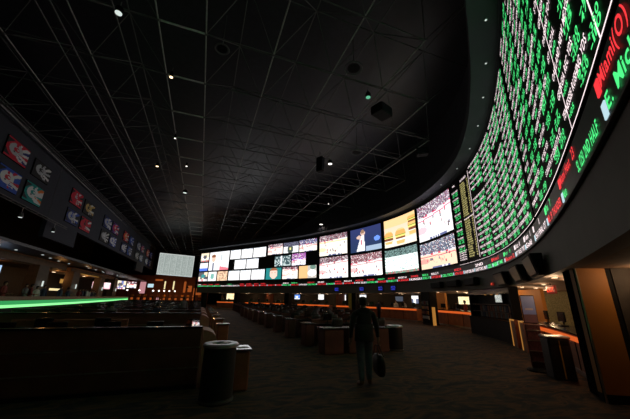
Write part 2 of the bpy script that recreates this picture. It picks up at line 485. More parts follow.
# --- the video section, from the far end towards the camera
G = 'video screens on the curved display wall'
A = [
 (2.45, 7.35, 5.72, 8.75, pic_anchor, 'big white screen with a seated presenter at the far end of the display wall', 50, 34),
 (.1, 2.3, 7.22, 8.75, pic_mix(1), 'small mixed picture screen above the blue one at the far left of the wall', 16, 12),
 (.1, 2.3, 5.72, 7.12, lambda u, v: (.1, .2, .8) if v < .35 else (.85, .85, .9), 'small screen with blue lower band left of the presenter', 16, 12),
 (.1, 2.5, 4.08, 5.6, pic_mix(3), 'dark busy screen, leftmost of the bottom row on the display wall', 20, 14),
 (2.6, 4.75, 4.08, 5.6, lambda u, v: (.2, .45, .4) if (u-.5)**2*2+(v-.5)**2 < .1 else (.95, .95, .97), 'white screen with a green blob under the presenter', 20, 14),
 (4.85, 7.35, 4.08, 5.6, lambda u, v: (.85, .6, .4) if hashf(int(u*9), int(v*8)) > .4 else (.5, .3, .2), 'tan picture screen under the right half of the presenter', 20, 14),
]
for s0, s1, z0, z1, fn, lab, nu, nv in A: wall_screen(s0, s1, z0, z1, fn, lab, G, nu, nv)
k = 0
lab_r = {0: 'topmost row', 1: 'middle row', 2: 'bottom row'}
for row, lst in ((0, ((7.5, 9.95), (10.0, 12.45), (12.5, 15.15))), (1, ((8.65, 11.2), (11.25, 13.8))), (2, ((7.5, 10.05), (10.1, 12.4), (12.45, 15.15)))):
    z0 = (7.25, 5.7, 4.1)[row]; names = ('left', 'middle', 'right') if len(lst) == 3 else ('left', 'right')
    for i, (a, b) in enumerate(lst):
        k += 1
        wall_screen(a, b, z0, z0+1.48, pic_sheet(k), 'overexposed white odds sheet screen, %s one of the %s in the white block' % (names[i], lab_r[row]), G, 24, 14)
B = [
 (15.45, 18.35, 7.4, 8.9, pic_court(11, floor=(1, .85, .78), horizon=.7), 'pale pink court screen, first small screen right of the white odds block, topmost row'),
 (18.4, 21.2, 7.4, 8.9, pic_hockey, 'hockey goalie screen in the topmost row of small screens'),
 (21.25, 24.35, 7.35, 8.95, pic_court(12, crowd=(.16, .16, .3), horizon=.55), 'blue crowd game screen, rightmost of the topmost small screens'),
 (16.85, 19.9, 5.75, 7.2, lambda u, v: (.85, .9, .95) if abs(u-.42) < .06 and v > .1 else ((.5, .6, .6) if hashf(int(u*14), int(v*9)) > .6 else (.05, .09, .1)), 'dark screen with a bright upright streak in the middle row of small screens'),
 (20.0, 22.5, 5.7, 7.3, pic_court(14, crowd=(.4, .12, .4), floor=(.95, .9, .98), horizon=.5, teamA=(.3, .1, .7)), 'purple edged game screen, right one in the middle row of small screens'),
 (15.3, 18.3, 4.05, 5.65, pic_face, 'teal screen with a close face in the bottom row of small screens'),
 (18.4, 21.2, 4.05, 5.65, pic_court(16, horizon=.78), 'white court screen right of the teal face screen'),
 (21.3, 24.35, 4.05, 5.65, lambda u, v: ((.15, .25, .2) if (u-.8)**2+(v-.85)**2 < .03 else ((.98, .95, .93) if (u-.75)**2+(v-.4)**2 < .07 else ((.85, .5, .22) if u < .5 else (.55, .5, .45)))), 'orange and white screen, rightmost of the bottom small screens'),
]
for s0, s1, z0, z1, fn, lab in B: wall_screen(s0, s1, z0, z1, fn, lab, G, 30, 18)
def pic_green(u, v):
    n = hashf(int(u*60), int(v*34))
    if v > .72: return (.25*n, .4*n, .38*n)
    if n > .93: return (.1, .35, .28)
    if n > .86: return (.4, .5, .5)
    if v < .08: return (.5, .1, .12) if n > .5 else (.1, .3, .2)
    return (.93, 1, .97)
C4 = [
 (24.7, 29.2, 6.5, 9.0, pic_court(21, floor=(1, .92, .78), key=(.95, .75, .15), horizon=.72), 'pale court screen with red crowd, first big screen of the upper row'),
 (29.6, 34.15, 6.4, 9.0, pic_player, 'dark blue screen with a player in white, second big screen of the upper row'),
 (34.5, 39.0, 6.3, 9.02, pic_burger, 'orange screen with three burgers, third big screen of the upper row'),
 (39.25, 44.15, 6.05, 8.98, pic_court(24, teamA=(.85, .05, .15), floor=(.98, .96, .97), crowd=(.3, .22, .3), horizon=.68, key=(.75, .2, .3)), 'white court game screen beside the betting board, upper row'),
 (24.75, 29.25, 3.92, 6.38, pic_court(31, horizon=.74, floor=(1, .97, .93)), 'bright court screen, first big screen of the lower row'),
 (29.6, 34.1, 3.92, 6.25, pic_court(32, horizon=.62, crowd=(.3, .16, .18), floor=(1, .95, .92), key=(.85, .1, .12)), 'red sided court screen under the player in white'),
 (34.4, 38.95, 3.92, 6.15, pic_green, 'pale green crowded game screen under the burgers'),
 (39.2, 44.1, 3.92, 5.95, pic_court(34, horizon=.5, floor=(.93, .68, .48), crowd=(.14, .17, .24), teamA=(.75, .05, .1), key=(.8, .06, .15)), 'tan court game screen beside the betting board, lower row'),
]
for s0, s1, z0, z1, fn, lab in C4: wall_screen(s0, s1, z0, z1, fn, lab, G, 60, 34)

# ------------------------------------------------------------------ glyphs
_g = {}
def glyph(ch):
    if ch in _g: return _g[ch]
    cu = bpy.data.curves.new('t', 'FONT'); cu.body = ch; cu.resolution_u = 3; cu.offset = .018
    ob = bpy.data.objects.new('t', cu); COL.objects.link(ob)
    bpy.context.view_layer.update()
    me = bpy.data.meshes.new_from_object(ob.evaluated_get(bpy.context.evaluated_depsgraph_get()))
    vs = [(v.co.x, v.co.y) for v in me.vertices]; fs = [tuple(p.vertices) for p in me.polygons]
    bpy.data.objects.remove(ob); bpy.data.curves.remove(cu); bpy.data.meshes.remove(me)
    x0 = min([v[0] for v in vs], default=0); x1 = max([v[0] for v in vs], default=.3)
    _g[ch] = ([(x-x0, y) for x, y in vs], fs, x1-x0 if vs else .32); return _g[ch]
def text_width(t, h, sx): return sum((glyph(c)[2] if c != ' ' else .3)+.1 for c in t)*h/.7*sx
def wall_text(mb, t, s, z, h, off, mi, sx=1., width=None):
    if width: sx = width/text_width(t, h, 1.)
    k = h/.7
    for c in t:
        if c == ' ': s += .4*k*sx; continue
        vs, fs, w = glyph(c)
        mb.add([W(s+x*k*sx, z+y*k, off) for x, y in vs], fs, mi); s += (w+.1)*k*sx
    return s
def flat_text(mb, t, origin, ux, h, mi, uz=Vector((0, 0, 1)), width=None):
    sx = width/text_width(t, h, 1.) if width else 1.; k = h/.7; s = 0.; ux = Vector(ux); origin = Vector(origin)
    for c in t:
        if c == ' ': s += .4*k*sx; continue
        vs, fs, w = glyph(c)
        mb.add([origin+ux*(s+x*k*sx)+uz*(y*k) for x, y in vs], fs, mi); s += (w+.1)*k*sx
    return s

# ------------------------------------------------------------------ betting boards
rb = random.Random(5)
WORDS = ['PASSING YDS', 'REC YDS', '1ST HALF', '2ND HALF', 'CAL/FULLERTON', 'NC GREENSBORO', 'RUSHING YDS', 'TEAM TOTAL', 'TO SCORE FIRST', 'OVER/UNDER', 'WICHITA ST', 'TENNESSEE', 'GEORGIA TECH', 'S DAKOTA ST', 'E WASHINGTON', 'PORTLAND ST', 'LONG BEACH', 'PITTSBURGH', 'NEW MEXICO', 'OAKLAND']
NUMS = ['-110', '-115', '+105', '+120', '-220', '+350', '47\u00bd', '9\u00bd', '-3', '+7', '22\u00bd', '145', '-13', 'EVEN', '101']
def odds_board(name_label, s0, s1, cols, titlew=.9, top=9.05, bot=3.84, rows=16, first=False):
    root = empty('odds_board', W((s0+s1)/2, bot, .03), name_label, 'board')
    mb = MB(); slab(mb, s0, s1, bot-.06, top+.06, .004, .05); mb.build('panel', K['black'], root)
    t = MB(); off = .062; h = (top-bot)/rows
    cw = (s1-s0-.15)/cols
    for c in range(cols):
        c0 = s0+.1+c*cw
        for r in range(rows):
            z = top-(r+1)*h
            if rb.random() < .03: continue
            w = cw*titlew*rb.uniform(.85, 1.05)
            tx = rb.choice(WORDS)+' '+rb.choice(WORDS)
            if s0 > 50:
                tx = tx if rb.random() < .4 else tx.split(' ')[0]+' '+rb.choice(['YDS', 'REC YDS', '1ST HALF', 'TOTAL'])
                w = min(w, text_width(tx, h*.33, .8))
            wall_text(t, tx, c0, z+h*.60, h*.33, off, 0, width=w)
            x = c0+cw*(.0+.1*rb.random())
            for q in range(2):
                xx = c0+cw*(.3+.02*q)
                wall_text(t, rb.choice(NUMS), c0+cw*.12, z+h*.2, h*.22, off, 1, width=cw*.16) if q == 0 else None
                for p in range(2):
                    wall_text(t, rb.choice(NUMS), c0+cw*(.46+.27*p), z+h*(.33-.28*q)+.01, h*.25, off, 1, width=cw*.21)
    t.build('lettering', [K['e_white'], K['e_green']], root)
    l = MB(); slab(l, s0, s1, bot-.04, bot-.03, .05, .054)
    return root, l
r1, l = odds_board('wide green and white odds board between the yellow column and the black seam', 47.0, 55.35, 4)
l.build('rule_line', K['e_white'], r1)
r2, l = odds_board('overhead green and white odds board right of the black seam', 55.52, SEND-.8, 5, .92)
slab(l, 60.15, 60.158, 3.82, 9., .05, .054); slab(l, 61.76, 61.78, 3.82, 9., .05, .054)
l.build('rule_line', K['e_white'], r2)
# narrow green board with heading next to the videos
root = empty('odds_board', W(44.8, 3.98, .03), 'narrow board of short green lines beside the court game screens', 'board')
mb = MB(); slab(mb, 44.3, 45.42, 3.8, 9.1, .004, .05); mb.build('panel', K['black'], root)
t = MB(); wall_text(t, 'NHL', 44.6, 8.72, .12, .062, 0)
for g in range(8):
    z = 8.3-g*.5
    wall_text(t, rb.choice(WORDS)[:9], 44.42, z, .09, .062, 0, width=.8)
    for q in range(2): wall_text(t, rb.choice(NUMS)+' '+rb.choice(NUMS), 44.5, z-.14*(q+1), .1, .062, 1, width=.7)
for q in range(4): wall_text(t, 'ALL WAGERS FINAL', 44.42, 4.42-q*.13, .08, .062, 0, width=.88)
slab(t, 44.36, 45.38, 4.56, 4.58, .05, .058)
t.build('lettering', [K['e_white'], K['e_green']], root)
l = MB(); slab(l, 44.3, 45.42, 3.80, 3.812, .05, .058); l.build('rule_line', K['e_white'], root)
root = empty('odds_board', W(46.2, 3.98, .03), 'narrow board with two columns of yellow numbers left of the wide odds board', 'board')
mb = MB(); slab(mb, 45.5, 46.95, 3.8, 9.1, .004, .05); mb.build('panel', K['black'], root)
t = MB(); wall_text(t, 'FUTURES', 45.7, 8.66, .12, .062, 0, width=.9)
for g in range(34):
    if g == 16: continue
    z = 8.45-g*.132
    wall_text(t, rb.choice(WORDS)[:8], 45.62, z, .085, .062, 2, width=rb.uniform(.6, .75)); wall_text(t, rb.choice(NUMS), 46.6, z, .085, .062, 2, width=.2)
slab(t, 45.55, 46.9, 6.3, 6.325, .05, .058)
t.build('lettering', [K['e_white'], K['e_green'], K['e_yellow']], root)
l = MB(); slab(l, 45.5, 46.95, 3.80, 3.812, .05, .058); slab(l, 46.9, 46.92, 3.94, 8.9, .05, .058); l.build('rule_line', K['e_white'], root)

# ------------------------------------------------------------------ ticker
root = empty('ticker_display', W(44, 3.3, .03), 'long curved scrolling score ticker running below the screens and odds boards', 'display')
mb = MB(); slab(mb, 0.05, SEND-.4, 3.22, 3.70, .004, .05); mb.build('panel', mat('dark grey diode panel', (.05, .055, .06), .5), root)
t = MB(); off = .062
TK = [
 (61.48, 'Miami(O)', 3, 'E. Mich', 1, .85, .85),
 (59.95, '', 3, 'SL 1251 2ND HALF', 1, 0, 1.15),
 (58.75, 'Miami Heat  23', 3, 'Nets', 1, 1.25, .3),
 (57.0, 'Thu   7', 1, 'MIL 19 THUNDER', 3, .6, 1.5),
 (55.1, '      1', 0, 'CHI 3 FINAL OT', 0, .9, 1.6),
 (53.6, 'Team   1', 0, 'Gold', 0, .9, .9),
 (52.0, 'Grizz  8', 0, '1ST 00:52 TNT', 0, .8, 1.4),
 (50.3, 'Port   9', 1, 'Blazers 12', 3, .9, 1.4),
 (48.5, 'Wolves 5', 3, 'HALFTIME', 1, .9, 1.4),
]
for s_, a, ca, b, cb, wa, wb in TK:
    if a.strip(): wall_text(t, a, s_, 3.51, .145, off, ca, width=wa)
    wall_text(t, b, s_, 3.275, .145, off, cb, width=wb)
    if s_ != 59.95:
        slab(t, s_-.16, s_-.05, 3.26, 3.41, .05, off, 1, 4); slab(t, s_-.16, s_-.05, 3.50, 3.65, .05, off, 1, ca)
    if s_ == 59.75: pass
wall_text(t, 'SUN', 62.6, 3.51, .145, off, 3, width=.35); wall_text(t, 'BUFFALO 21', 62.5, 3.275, .145, off, 1, width=1.1)
s_ = .3; rr = random.Random(3)
while s_ < 48:
    c = (3, 1, 3, 0, 1)[int(s_/1.6) % 5] if s_ > 18 else ((1, 1, 0, 3, 3, 3)[int(s_/3) % 6])
    w = rr.uniform(.9, 1.4); wall_text(t, rr.choice(['CELTICS', 'FINAL 102', 'RAPTORS 88', '4TH 02:11', 'KINGS', 'SPURS 77']), s_, 3.26, .16, off, c, width=w)
    if rr.random() < .75: wall_text(t, rr.choice(['BULLS 9', 'SUNS', 'MAGIC 64', '2ND']), s_, 3.5, .14, off, rr.choice((0, 3, 1, 3)), width=w*.8)
    slab(t, s_+w+.05, s_+w+.14, 3.26, 3.43, .05, off, 1, 4); s_ += w+.25
t.build('lettering', [K['e_white'], K['e_green'], K['e_yellow'], K['e_red'], K['e_cyan']], root)
l = MB(); slab(l, .05, SEND-.4, 3.2, 3.22, .05, .06, 1.); l.build('edge_strip', K['fascia'], root)

# ------------------------------------------------------------------ ring soffit pin lights
for i, s_ in enumerate((58.6, 56.9, 55.1, 53.2, 51.1, 48.9, 46.4, 43.8)):
    q = W(s_, 9.3, .4)
    root = empty('recessed_light', q-Vector((0, 0, .04)), 'tiny recessed light in the ring soffit over the odds boards', 'light', 'pin lights in the ring soffit')
    mb = MB(); mb.lathe(q-Vector((0, 0, .03)), [(.05, 0), (.05, .03)], 12); mb.build('housing', K['steel'], root)
    mb = MB(); mb.lathe(q-Vector((0, 0, .036)), [(.028, 0), (.028, .005)], 12); mb.build('lens', K['lamp_dim'], root)

# ------------------------------------------------------------------ ceiling fixtures
def can_light(p, label, m, r=.16, h=.3, top=ZB):
    p = Vector(p); root = empty('ceiling_light', p, label, 'light')
    mb = MB(); mb.lathe(p, [(r, 0), (r*1.02, .02), (r*.95, h*.7), (r*.4, h)], 20); mb.build('housing', K['black'], root, smooth=False)
    mb = MB(); mb.lathe(p-Vector((0, 0, .02)), [(r*.85, 0), (r*.85, .02)], 20); mb.build('lens', K[m], root)
    mb = MB(); mb.tube(p+Vector((0, 0, h)), (p.x, p.y, max(top-.04, p.z+h+.05)), .02, 6); mb.build('stem', K['truss'], root)
    l_ = bpy.data.lights.new('ceiling_lamp', 'SPOT'); l_.energy = 50; l_.color = (1, .85, .7) if m != 'lamp_green' else (.4, 1, .6); l_.spot_size = R(130); l_.spot_blend = .8; l_.shadow_soft_size = .1
    o = bpy.data.objects.new('ceiling_lamp', l_); COL.objects.link(o); o.parent = root; o.location = (0, 0, -.05)
    return root
can_light((-2.45, 12.3, 11.1), 'brightest warm ceiling lamp beside the pale cross strut', 'lamp_warm', .085)
can_light((-3.9, 9.6, 11.1), 'pale ceiling lamp at the top left of the pale cross struts', 'lamp_dim', .13)
can_light((-2.7, 18.0, 11.1), 'tiny white ceiling lamp below the warm lamp', 'lamp_white', .06)
can_light((-2.2, 22.1, 11.1), 'small white ceiling lamp, third down the row of pale struts', 'lamp_white', .07)
can_light((-4.3, 23.0, 11.1), 'yellow ceiling lamp left of the row of pale struts', 'lamp_warm', .11)
can_light((7.65, 17.5, 11.1), 'round white ceiling lamp in the middle of the right roof bays', 'lamp_white', .16)
can_light((14.1, 33.6, 11.0), 'flat white ceiling lamp just above the curved ring soffit', 'lamp_white', .25) if inside(14.1, 33.6) else can_light((12.4, 31.0, 10.2), 'flat white ceiling lamp just above the curved ring soffit', 'lamp_white', .22)
can_light((6.45, 10.15, 11.1), 'green tinted ceiling lamp beside the black hanging speaker', 'lamp_green', .13)
can_light((-2.6, 28.5, 11.1), 'pale ceiling lamp farthest down the row of pale struts', 'lamp_dim', .2)
can_light((11.2, 26.0, 11.1), 'small white ceiling lamp nearest the burger screen', 'lamp_white', .07)
def box_speaker(p, d, rz, label, name='hanging_speaker', rx=0.):
    p = Vector(p); root = empty(name, p, label, 'speaker', None)
    mb = MB(); mb.box(p, d, rz, bev=.04); mb.build('cabinet', K['black'], root)
    f = Matrix.Rotation(rz, 3, 'Z') @ Vector((0, -1, 0))
    mb = MB(); mb.box(p+f*(d[1]/2+.012), (d[0]*.88, .02, d[2]*.88), rz, bev=.008); mb.build('grille', K['deck'], root)
    mb = MB()
    for sx in (-.3, .3):
        a = p+Matrix.Rotation(rz, 3, 'Z') @ Vector((sx*d[0], 0, d[2]/2)); mb.tube(a, (a.x, a.y, ZB+.1), .012, 6)
    mb.build('hanger', K['truss'], root)
    return root
box_speaker((7.6, 10.75, 11.0), (.95, .7, .5), R(20), 'big black speaker box hanging near the green tinted lamp')
box_speaker((6.8, 17.3, 10.8), (.35, .5, 1.1), R(30), 'tall black speaker hanging left of the round white lamp')
box_speaker((11.9, 12.8, 10.6), (.7, .5, .45), R(-35), 'black speaker hanging close to the ring soffit above the court screens')
def disc(p, r, label):
    p = Vector(p); root = empty('ceiling_disc', p, label, 'speaker')
    mb = MB(); mb.lathe(p, [(r*.72, 0), (r*.72, .02)], 24); mb.build('cone', K['black'], root)
    mb = MB()
    n = 28
    for i in range(n):
        a = 2*math.pi*i/n; b = 2*math.pi*(i+1)/n
        mb.tube(p+Vector((r*math.cos(a), r*math.sin(a), 0)), p+Vector((r*math.cos(b), r*math.sin(b), 0)), .035, 6)
    mb.build('ring', K['truss'], root)
    mb = MB(); mb.tube(p+Vector((0, 0, .02)), (p.x, p.y, 14.3), .02, 6); mb.build('stem', K['truss'], root)
disc((5.55, 9.9, 12.3), .42, 'round black speaker disc in the roof left of the green lamp')
disc((-.45, 11.1, 12.3), .3, 'round black speaker disc in the roof right of the warm lamp')
disc((9.6, 17.0, 12.2), .42, 'round black speaker disc in the roof right of the white lamp')

# ------------------------------------------------------------------ banner wall on the left
def BX(y): return -12.15+(y-18)*.018
def banner_slab(mb, y0, y1, z0, z1, dx=0., th=.3):
    xa = BX(y0)+dx; xb = BX(y1)+dx
    vs = [(xa, y0, z0), (xb, y1, z0), (xb-th, y1, z0), (xa-th, y0, z0), (xa, y0, z1), (xb, y1, z1), (xb-th, y1, z1), (xa-th, y0, z1)]
    mb.add(vs, [(3, 2, 1, 0), (4, 5, 6, 7), (0, 1, 5, 4), (1, 2, 6, 5), (2, 3, 7, 6), (3, 0, 4, 7)])
mb = MB(); banner_slab(mb, -5, 76, 7.4, 11.9); banner_slab(mb, 27.9, 33.6, 5.9, 7.4); banner_slab(mb, 60., 66., 6.0, 7.4)
struct(mb.build('wall_banner', K['banner']))
mb = MB()
for z in (11.95, 12.15, 12.35): banner_slab(mb, -5, 76, z, z+.06, .12, .12)
struct(mb.build('trim_8', K['truss']))
def helmet(bg, shell, stripes, mark, mask=(.75, .75, .75)):
    def f(u, v):
        c = bg if abs(v-.5) < .12+u*1.1 else (.02, .02, .025)
        a = math.atan2(v-.45, u-.35); rr_ = math.hypot(u-.35, v-.45)
        if u > .52: c = stripes[int((a+1.6)*4.2) % len(stripes)]
        if v < .08 or v > .94: c = bg
        e = ((u-.42)/.30)**2+((v-.55)/.31)**2
        if e < 1 and not (u > .55 and v < .44): c = shell
        if e < 1 and abs(u-.42) < .045 and v > .72: c = mark
        if ((u-.44)/.13)**2+((v-.57)/.11)**2 < 1: c = mark
        if ((u-.49)/.06)**2+((v-.59)/.05)**2 < 1: c = shell
        if (u-.36)**2+(v-.42)**2 < .0016: c = (.05, .05, .05)
        for k_ in range(3):
            if .5 < u < .78 and abs(v-(.40-.09*k_-.12*(u-.5))) < .018: c = mask
        if abs(u-.74) < .02 and .15 < v < .4: c = mask
        return c
    return f
navy = (.02, .04, .2); red = (.62, .02, .05); wh = (.75, .75, .75); bk = (.02, .02, .02); silver = (.5, .52, .55); teal = (0, .3, .28); org = (.8, .2, .03); roy = (.03, .1, .5); gold = (.6, .42, .15); pur = (.15, .05, .3); grn = (.02, .2, .1)
HL = [  # y0,y1,z0,z1
 (21.0, 23.3, 9.62, 10.85, helmet(red, silver, (navy, wh, red, wh), red), 'silver helmet on a red, white and blue burst, upper left of the nearest banner group'),
 (24.1, 26.3, 9.58, 10.75, helmet(bk, silver, (bk, wh, bk, silver), bk), 'silver and black helmet, upper right of the nearest banner group'),
 (21.1, 23.3, 7.75, 9.05, helmet(roy, wh, (roy, wh, red, roy), red), 'white helmet on a royal blue and red burst, lower left of the nearest banner group'),
 (23.95, 26.2, 7.75, 9.05, helmet(teal, wh, (wh, org, teal, wh), teal), 'white helmet on a teal and orange burst, lower right of the nearest banner group'),
 (30.3, 32.7, 9.5, 10.8, helmet(red, red, (bk, red, wh, red), silver), 'red helmet banner, upper left of the second banner group'),
 (33.4, 36.0, 9.4, 10.7, helmet(bk, gold, (bk, gold, wh, bk), bk), 'black and gold helmet banner, upper right of the second banner group'),
 (30.4, 32.9, 7.8, 9.0, helmet(navy, silver, (bk, roy, wh, bk), roy), 'dark blue helmet banner, lower left of the second banner group'),
 (33.5, 36.1, 7.8, 9.0, helmet(red, red, (red, wh, bk, red), bk), 'bright red helmet banner, lower right of the second banner group')]
styles = [(navy, silver, (navy, wh, silver), roy), (pur, red, (navy, red, wh), wh), (bk, silver, (bk, wh), wh), (navy, wh, (roy, wh), roy), (red, org, (red, bk, wh), wh), (navy, roy, (roy, wh, navy), wh), (navy, wh, (navy, wh), silver), (roy, navy, (navy, wh), wh)]
gi = 0
for gname, (a, b) in (('third', (39.4, 45.6)), ('fourth', (48.3, 54.6)), ('fifth', (57.2, 63.4)), ('sixth', (66.0, 72.4))):
    w = (b-a-.5)/2
    for zi, (z0, z1) in enumerate(((9.4, 10.7), (7.75, 9.0))):
        for k_ in range(2):
            st = styles[gi % 8]; gi += 1
            HL.append((a+k_*(w+.5), a+k_*(w+.5)+w, z0, z1, helmet(*st), 'helmet banner, %s %s of the %s banner group from the camera' % (('upper', 'lower')[zi], ('left', 'right')[k_], gname)))
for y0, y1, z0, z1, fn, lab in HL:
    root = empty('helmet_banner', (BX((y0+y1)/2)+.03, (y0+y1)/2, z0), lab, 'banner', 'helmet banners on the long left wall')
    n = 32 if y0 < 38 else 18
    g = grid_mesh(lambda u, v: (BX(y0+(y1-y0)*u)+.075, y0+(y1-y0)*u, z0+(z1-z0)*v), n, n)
    o = g.build('print', K['glowprint'], root); paint(o, n, n, fn)
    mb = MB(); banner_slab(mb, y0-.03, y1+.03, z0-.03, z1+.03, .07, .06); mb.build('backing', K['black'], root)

# truss bar with two lamps hanging under the near banners
mb = MB(); mb.tube((-11.2, 4, 7.0), (-11.2, 29.5, 7.0), .03, 8); mb.tube((-11.2, 4, 6.85), (-11.2, 29.5, 6.85), .02, 8)
for k_ in range(17): mb.tube((-11.2, 4+k_*1.5, 7.0), (-11.2, 4.75+k_*1.5, 6.85), .012, 5); mb.tube((-11.2, 4.75+k_*1.5, 6.85), (-11.2, 5.5+k_*1.5, 7.0), .02, 5)
for y_ in (10, 18, 26): mb.tube((-11.2, y_, 7.0), (-11.2, y_, 11.6), .015, 5)
tag(mb.build('lighting_truss', K['truss']), 'thin dark lighting truss hanging under the nearest helmet banners', 'truss')
for (y_, lab) in ((22.9, 'left spotlight on the truss under the nearest helmet banners'), (27.4, 'right spotlight on the truss under the nearest helmet banners')):
    p = Vector((-11.2, y_, 6.78)); root = empty('spotlight', p, lab, 'light')
    mb = MB(); mb.lathe(p-Vector((0, 0, .55)), [(.13, 0), (.14, .1), (.09, .3)], 16); mb.build('housing', K['truss'], root)
    mb = MB(); mb.lathe(p-Vector((0, 0, .57)), [(.1, 0), (.1, .02)], 16); mb.build('lens', K['lamp_dim'], root)
    mb = MB(); mb.tube(p-Vector((0, 0, .28)), p+Vector((0, 0, .07)), .02); mb.build('clamp', K['steel'], root)

# ------------------------------------------------------------------ hanging sheet board and far end
p = Vector((-5.8, 70, 6.0)); root = empty('betting_sheet_display', p, 'large pale green grey display full of small betting columns at the far end', 'display')
g = grid_mesh(lambda u, v: (-9.3+7.0*u, 69.9, 6.05+4.55*v-.3*u), 72, 56); o = g.build('picture', K['pxdim'], root); paint(o, 72, 56, pic_board)
mb = MB(); mb.add([(-9.4, 69.93, 5.95), (-2.2, 69.93, 5.65), (-2.2, 69.93, 10.4), (-9.4, 69.93, 10.7), (-9.4, 70.2, 5.95), (-2.2, 70.2, 5.65), (-2.2, 70.2, 10.4), (-9.4, 70.2, 10.7)], [(0, 1, 2, 3), (7, 6, 5, 4), (0, 4, 5, 1), (1, 5, 6, 2), (2, 6, 7, 3), (3, 7, 4, 0)]); mb.build('frame', K['black'], root)
mb = MB(); mb.tube((-8, 70.1, 10.6), (-8, 70.1, 14.3), .03); mb.tube((-3.6, 70.1, 10.4), (-3.6, 70.1, 14.3), .03); mb.build('hanger', K['truss'], root)

# ------------------------------------------------------------------ flat screens and signs on walls
def flat_screen(name, c, w, h, rz, fn, label, cat='screen', group=None, m='px', nu=16, nv=10, frame_m='black', stem=None):
    c = Vector(c); root = empty(name, c, label, cat, group); M3 = Matrix.Rotation(rz, 3, 'Z')
    mb = MB(); mb.box(c, (w+.08, .07, h+.08), rz, bev=.01); mb.build('frame', K[frame_m], root)
    g = grid_mesh(lambda u, v: c+M3 @ Vector(((u-.5)*w, -.042, (v-.5)*h)), nu, nv); o = g.build('picture', K[m], root); paint(o, nu, nv, fn)
    if stem is not None:
        mb = MB(); mb.tube(c+Vector((0, 0, h/2+.03)), (c.x, c.y, stem), .02, 6); mb.build('mount', K['black'], root)
    return root
for px_, s_, z_, w_, h_, fn, lab in (
  (228, 2.6, 1.85, 2.1, 1.0, pic_gold, 'cream yellow television at the far left end of the bar under the display wall'),
  (297, 16.85, 1.92, 1.0, .62, pic_blue, 'blue television behind the bar, first one right of the cream yellow one'),
  (321, 20.95, 1.95, .95, .68, lambda u, v: (.85, .85, .82), 'plain white television behind the far counter'),
  (343, 24.1, 1.92, 1.3, .7, pic_sheet(51, .3), 'white lettered television left of the standing man'),
  (358, 27.0, 1.92, 1.2, .7, pic_sheet(52, .3), 'television just above the head of the standing man'),
  (415, 33.3, 1.80, .85, .75, lambda u, v: (.95, .97, 1) if abs(u-.45) < .2 or v > .6 else (.1, .12, .2), 'white television behind the counter left of the magazine pillar'),
  (461, 37.85, 1.78, 1.25, .62, pic_gold, 'pale yellow television behind the counter right of the magazine pillar'),
  (405, 31.6, 1.85, 1., .5, lambda u, v: (.05, .06, .08), 'switched off dark television behind the counter'),
):
    flat_screen('television', W(s_, z_, -5.1), w_, h_, ang(s_), fn, lab, stem=2.34)
for s_, lab in ((27.5, 'leftmost'), (31.1, 'second from left'), (33.65, 'third from left'), (35.35, 'rightmost')):
    c = W(s_, 2.74, .04); root = empty('blue_sign', c, 'small glowing blue sign on the fascia under the ticker, %s of four' % lab, 'sign', 'blue signs under the ticker')
    mb = MB(); mb.box(c, (.7, .05, .42), ang(s_), bev=.01); mb.build('backing', K['navyshirt'], root)
    a = ang(s_); u = Vector((math.cos(a), math.sin(a), 0)); n = Vector((math.sin(a), -math.cos(a), 0))
    mb = MB(); flat_text(mb, 'BETS', c+n*.03-u*.28+Vector((0, 0, .0)), u, .14, 0, width=.56); flat_text(mb, 'HERE', c+n*.03-u*.28+Vector((0, 0, -.17)), u, .12, 0, width=.56)
    mb.build('lettering', K['blue_sign'], root)
def exit_sign(c, a, w, label, dim=False):
    c = Vector(c); u = Vector((math.cos(a), math.sin(a), 0)); n = Vector((math.sin(a), -math.cos(a), 0))
    root = empty('exit_sign', c, label, 'sign')
    mb = MB(); mb.box(c, (w, .06, w*.5), a, bev=.01); mb.build('box', K['exit_back'], root)
    mb = MB(); flat_text(mb, 'EXIT', c+n*.035-u*w*.4-Vector((0, 0, w*.14)), u, w*.28, 0, width=w*.82); mb.build('lettering', K['exit_red'], root)
    mb = MB(); mb.tube(c+Vector((0, 0, w*.25)), (c.x, c.y, 2.34 if c.z < 2.3 else c.z+w*.3), .012); mb.build('mount', K['black'], root)
exit_sign((11.35, 6.78, 2.12), ang(50)+.1, .55, 'larger red EXIT sign hanging under the soffit by the olive wall')
exit_sign(W(47.9, 2.5, .05), ang(47.9), .26, 'small red EXIT sign on the fascia above the rack kiosk')

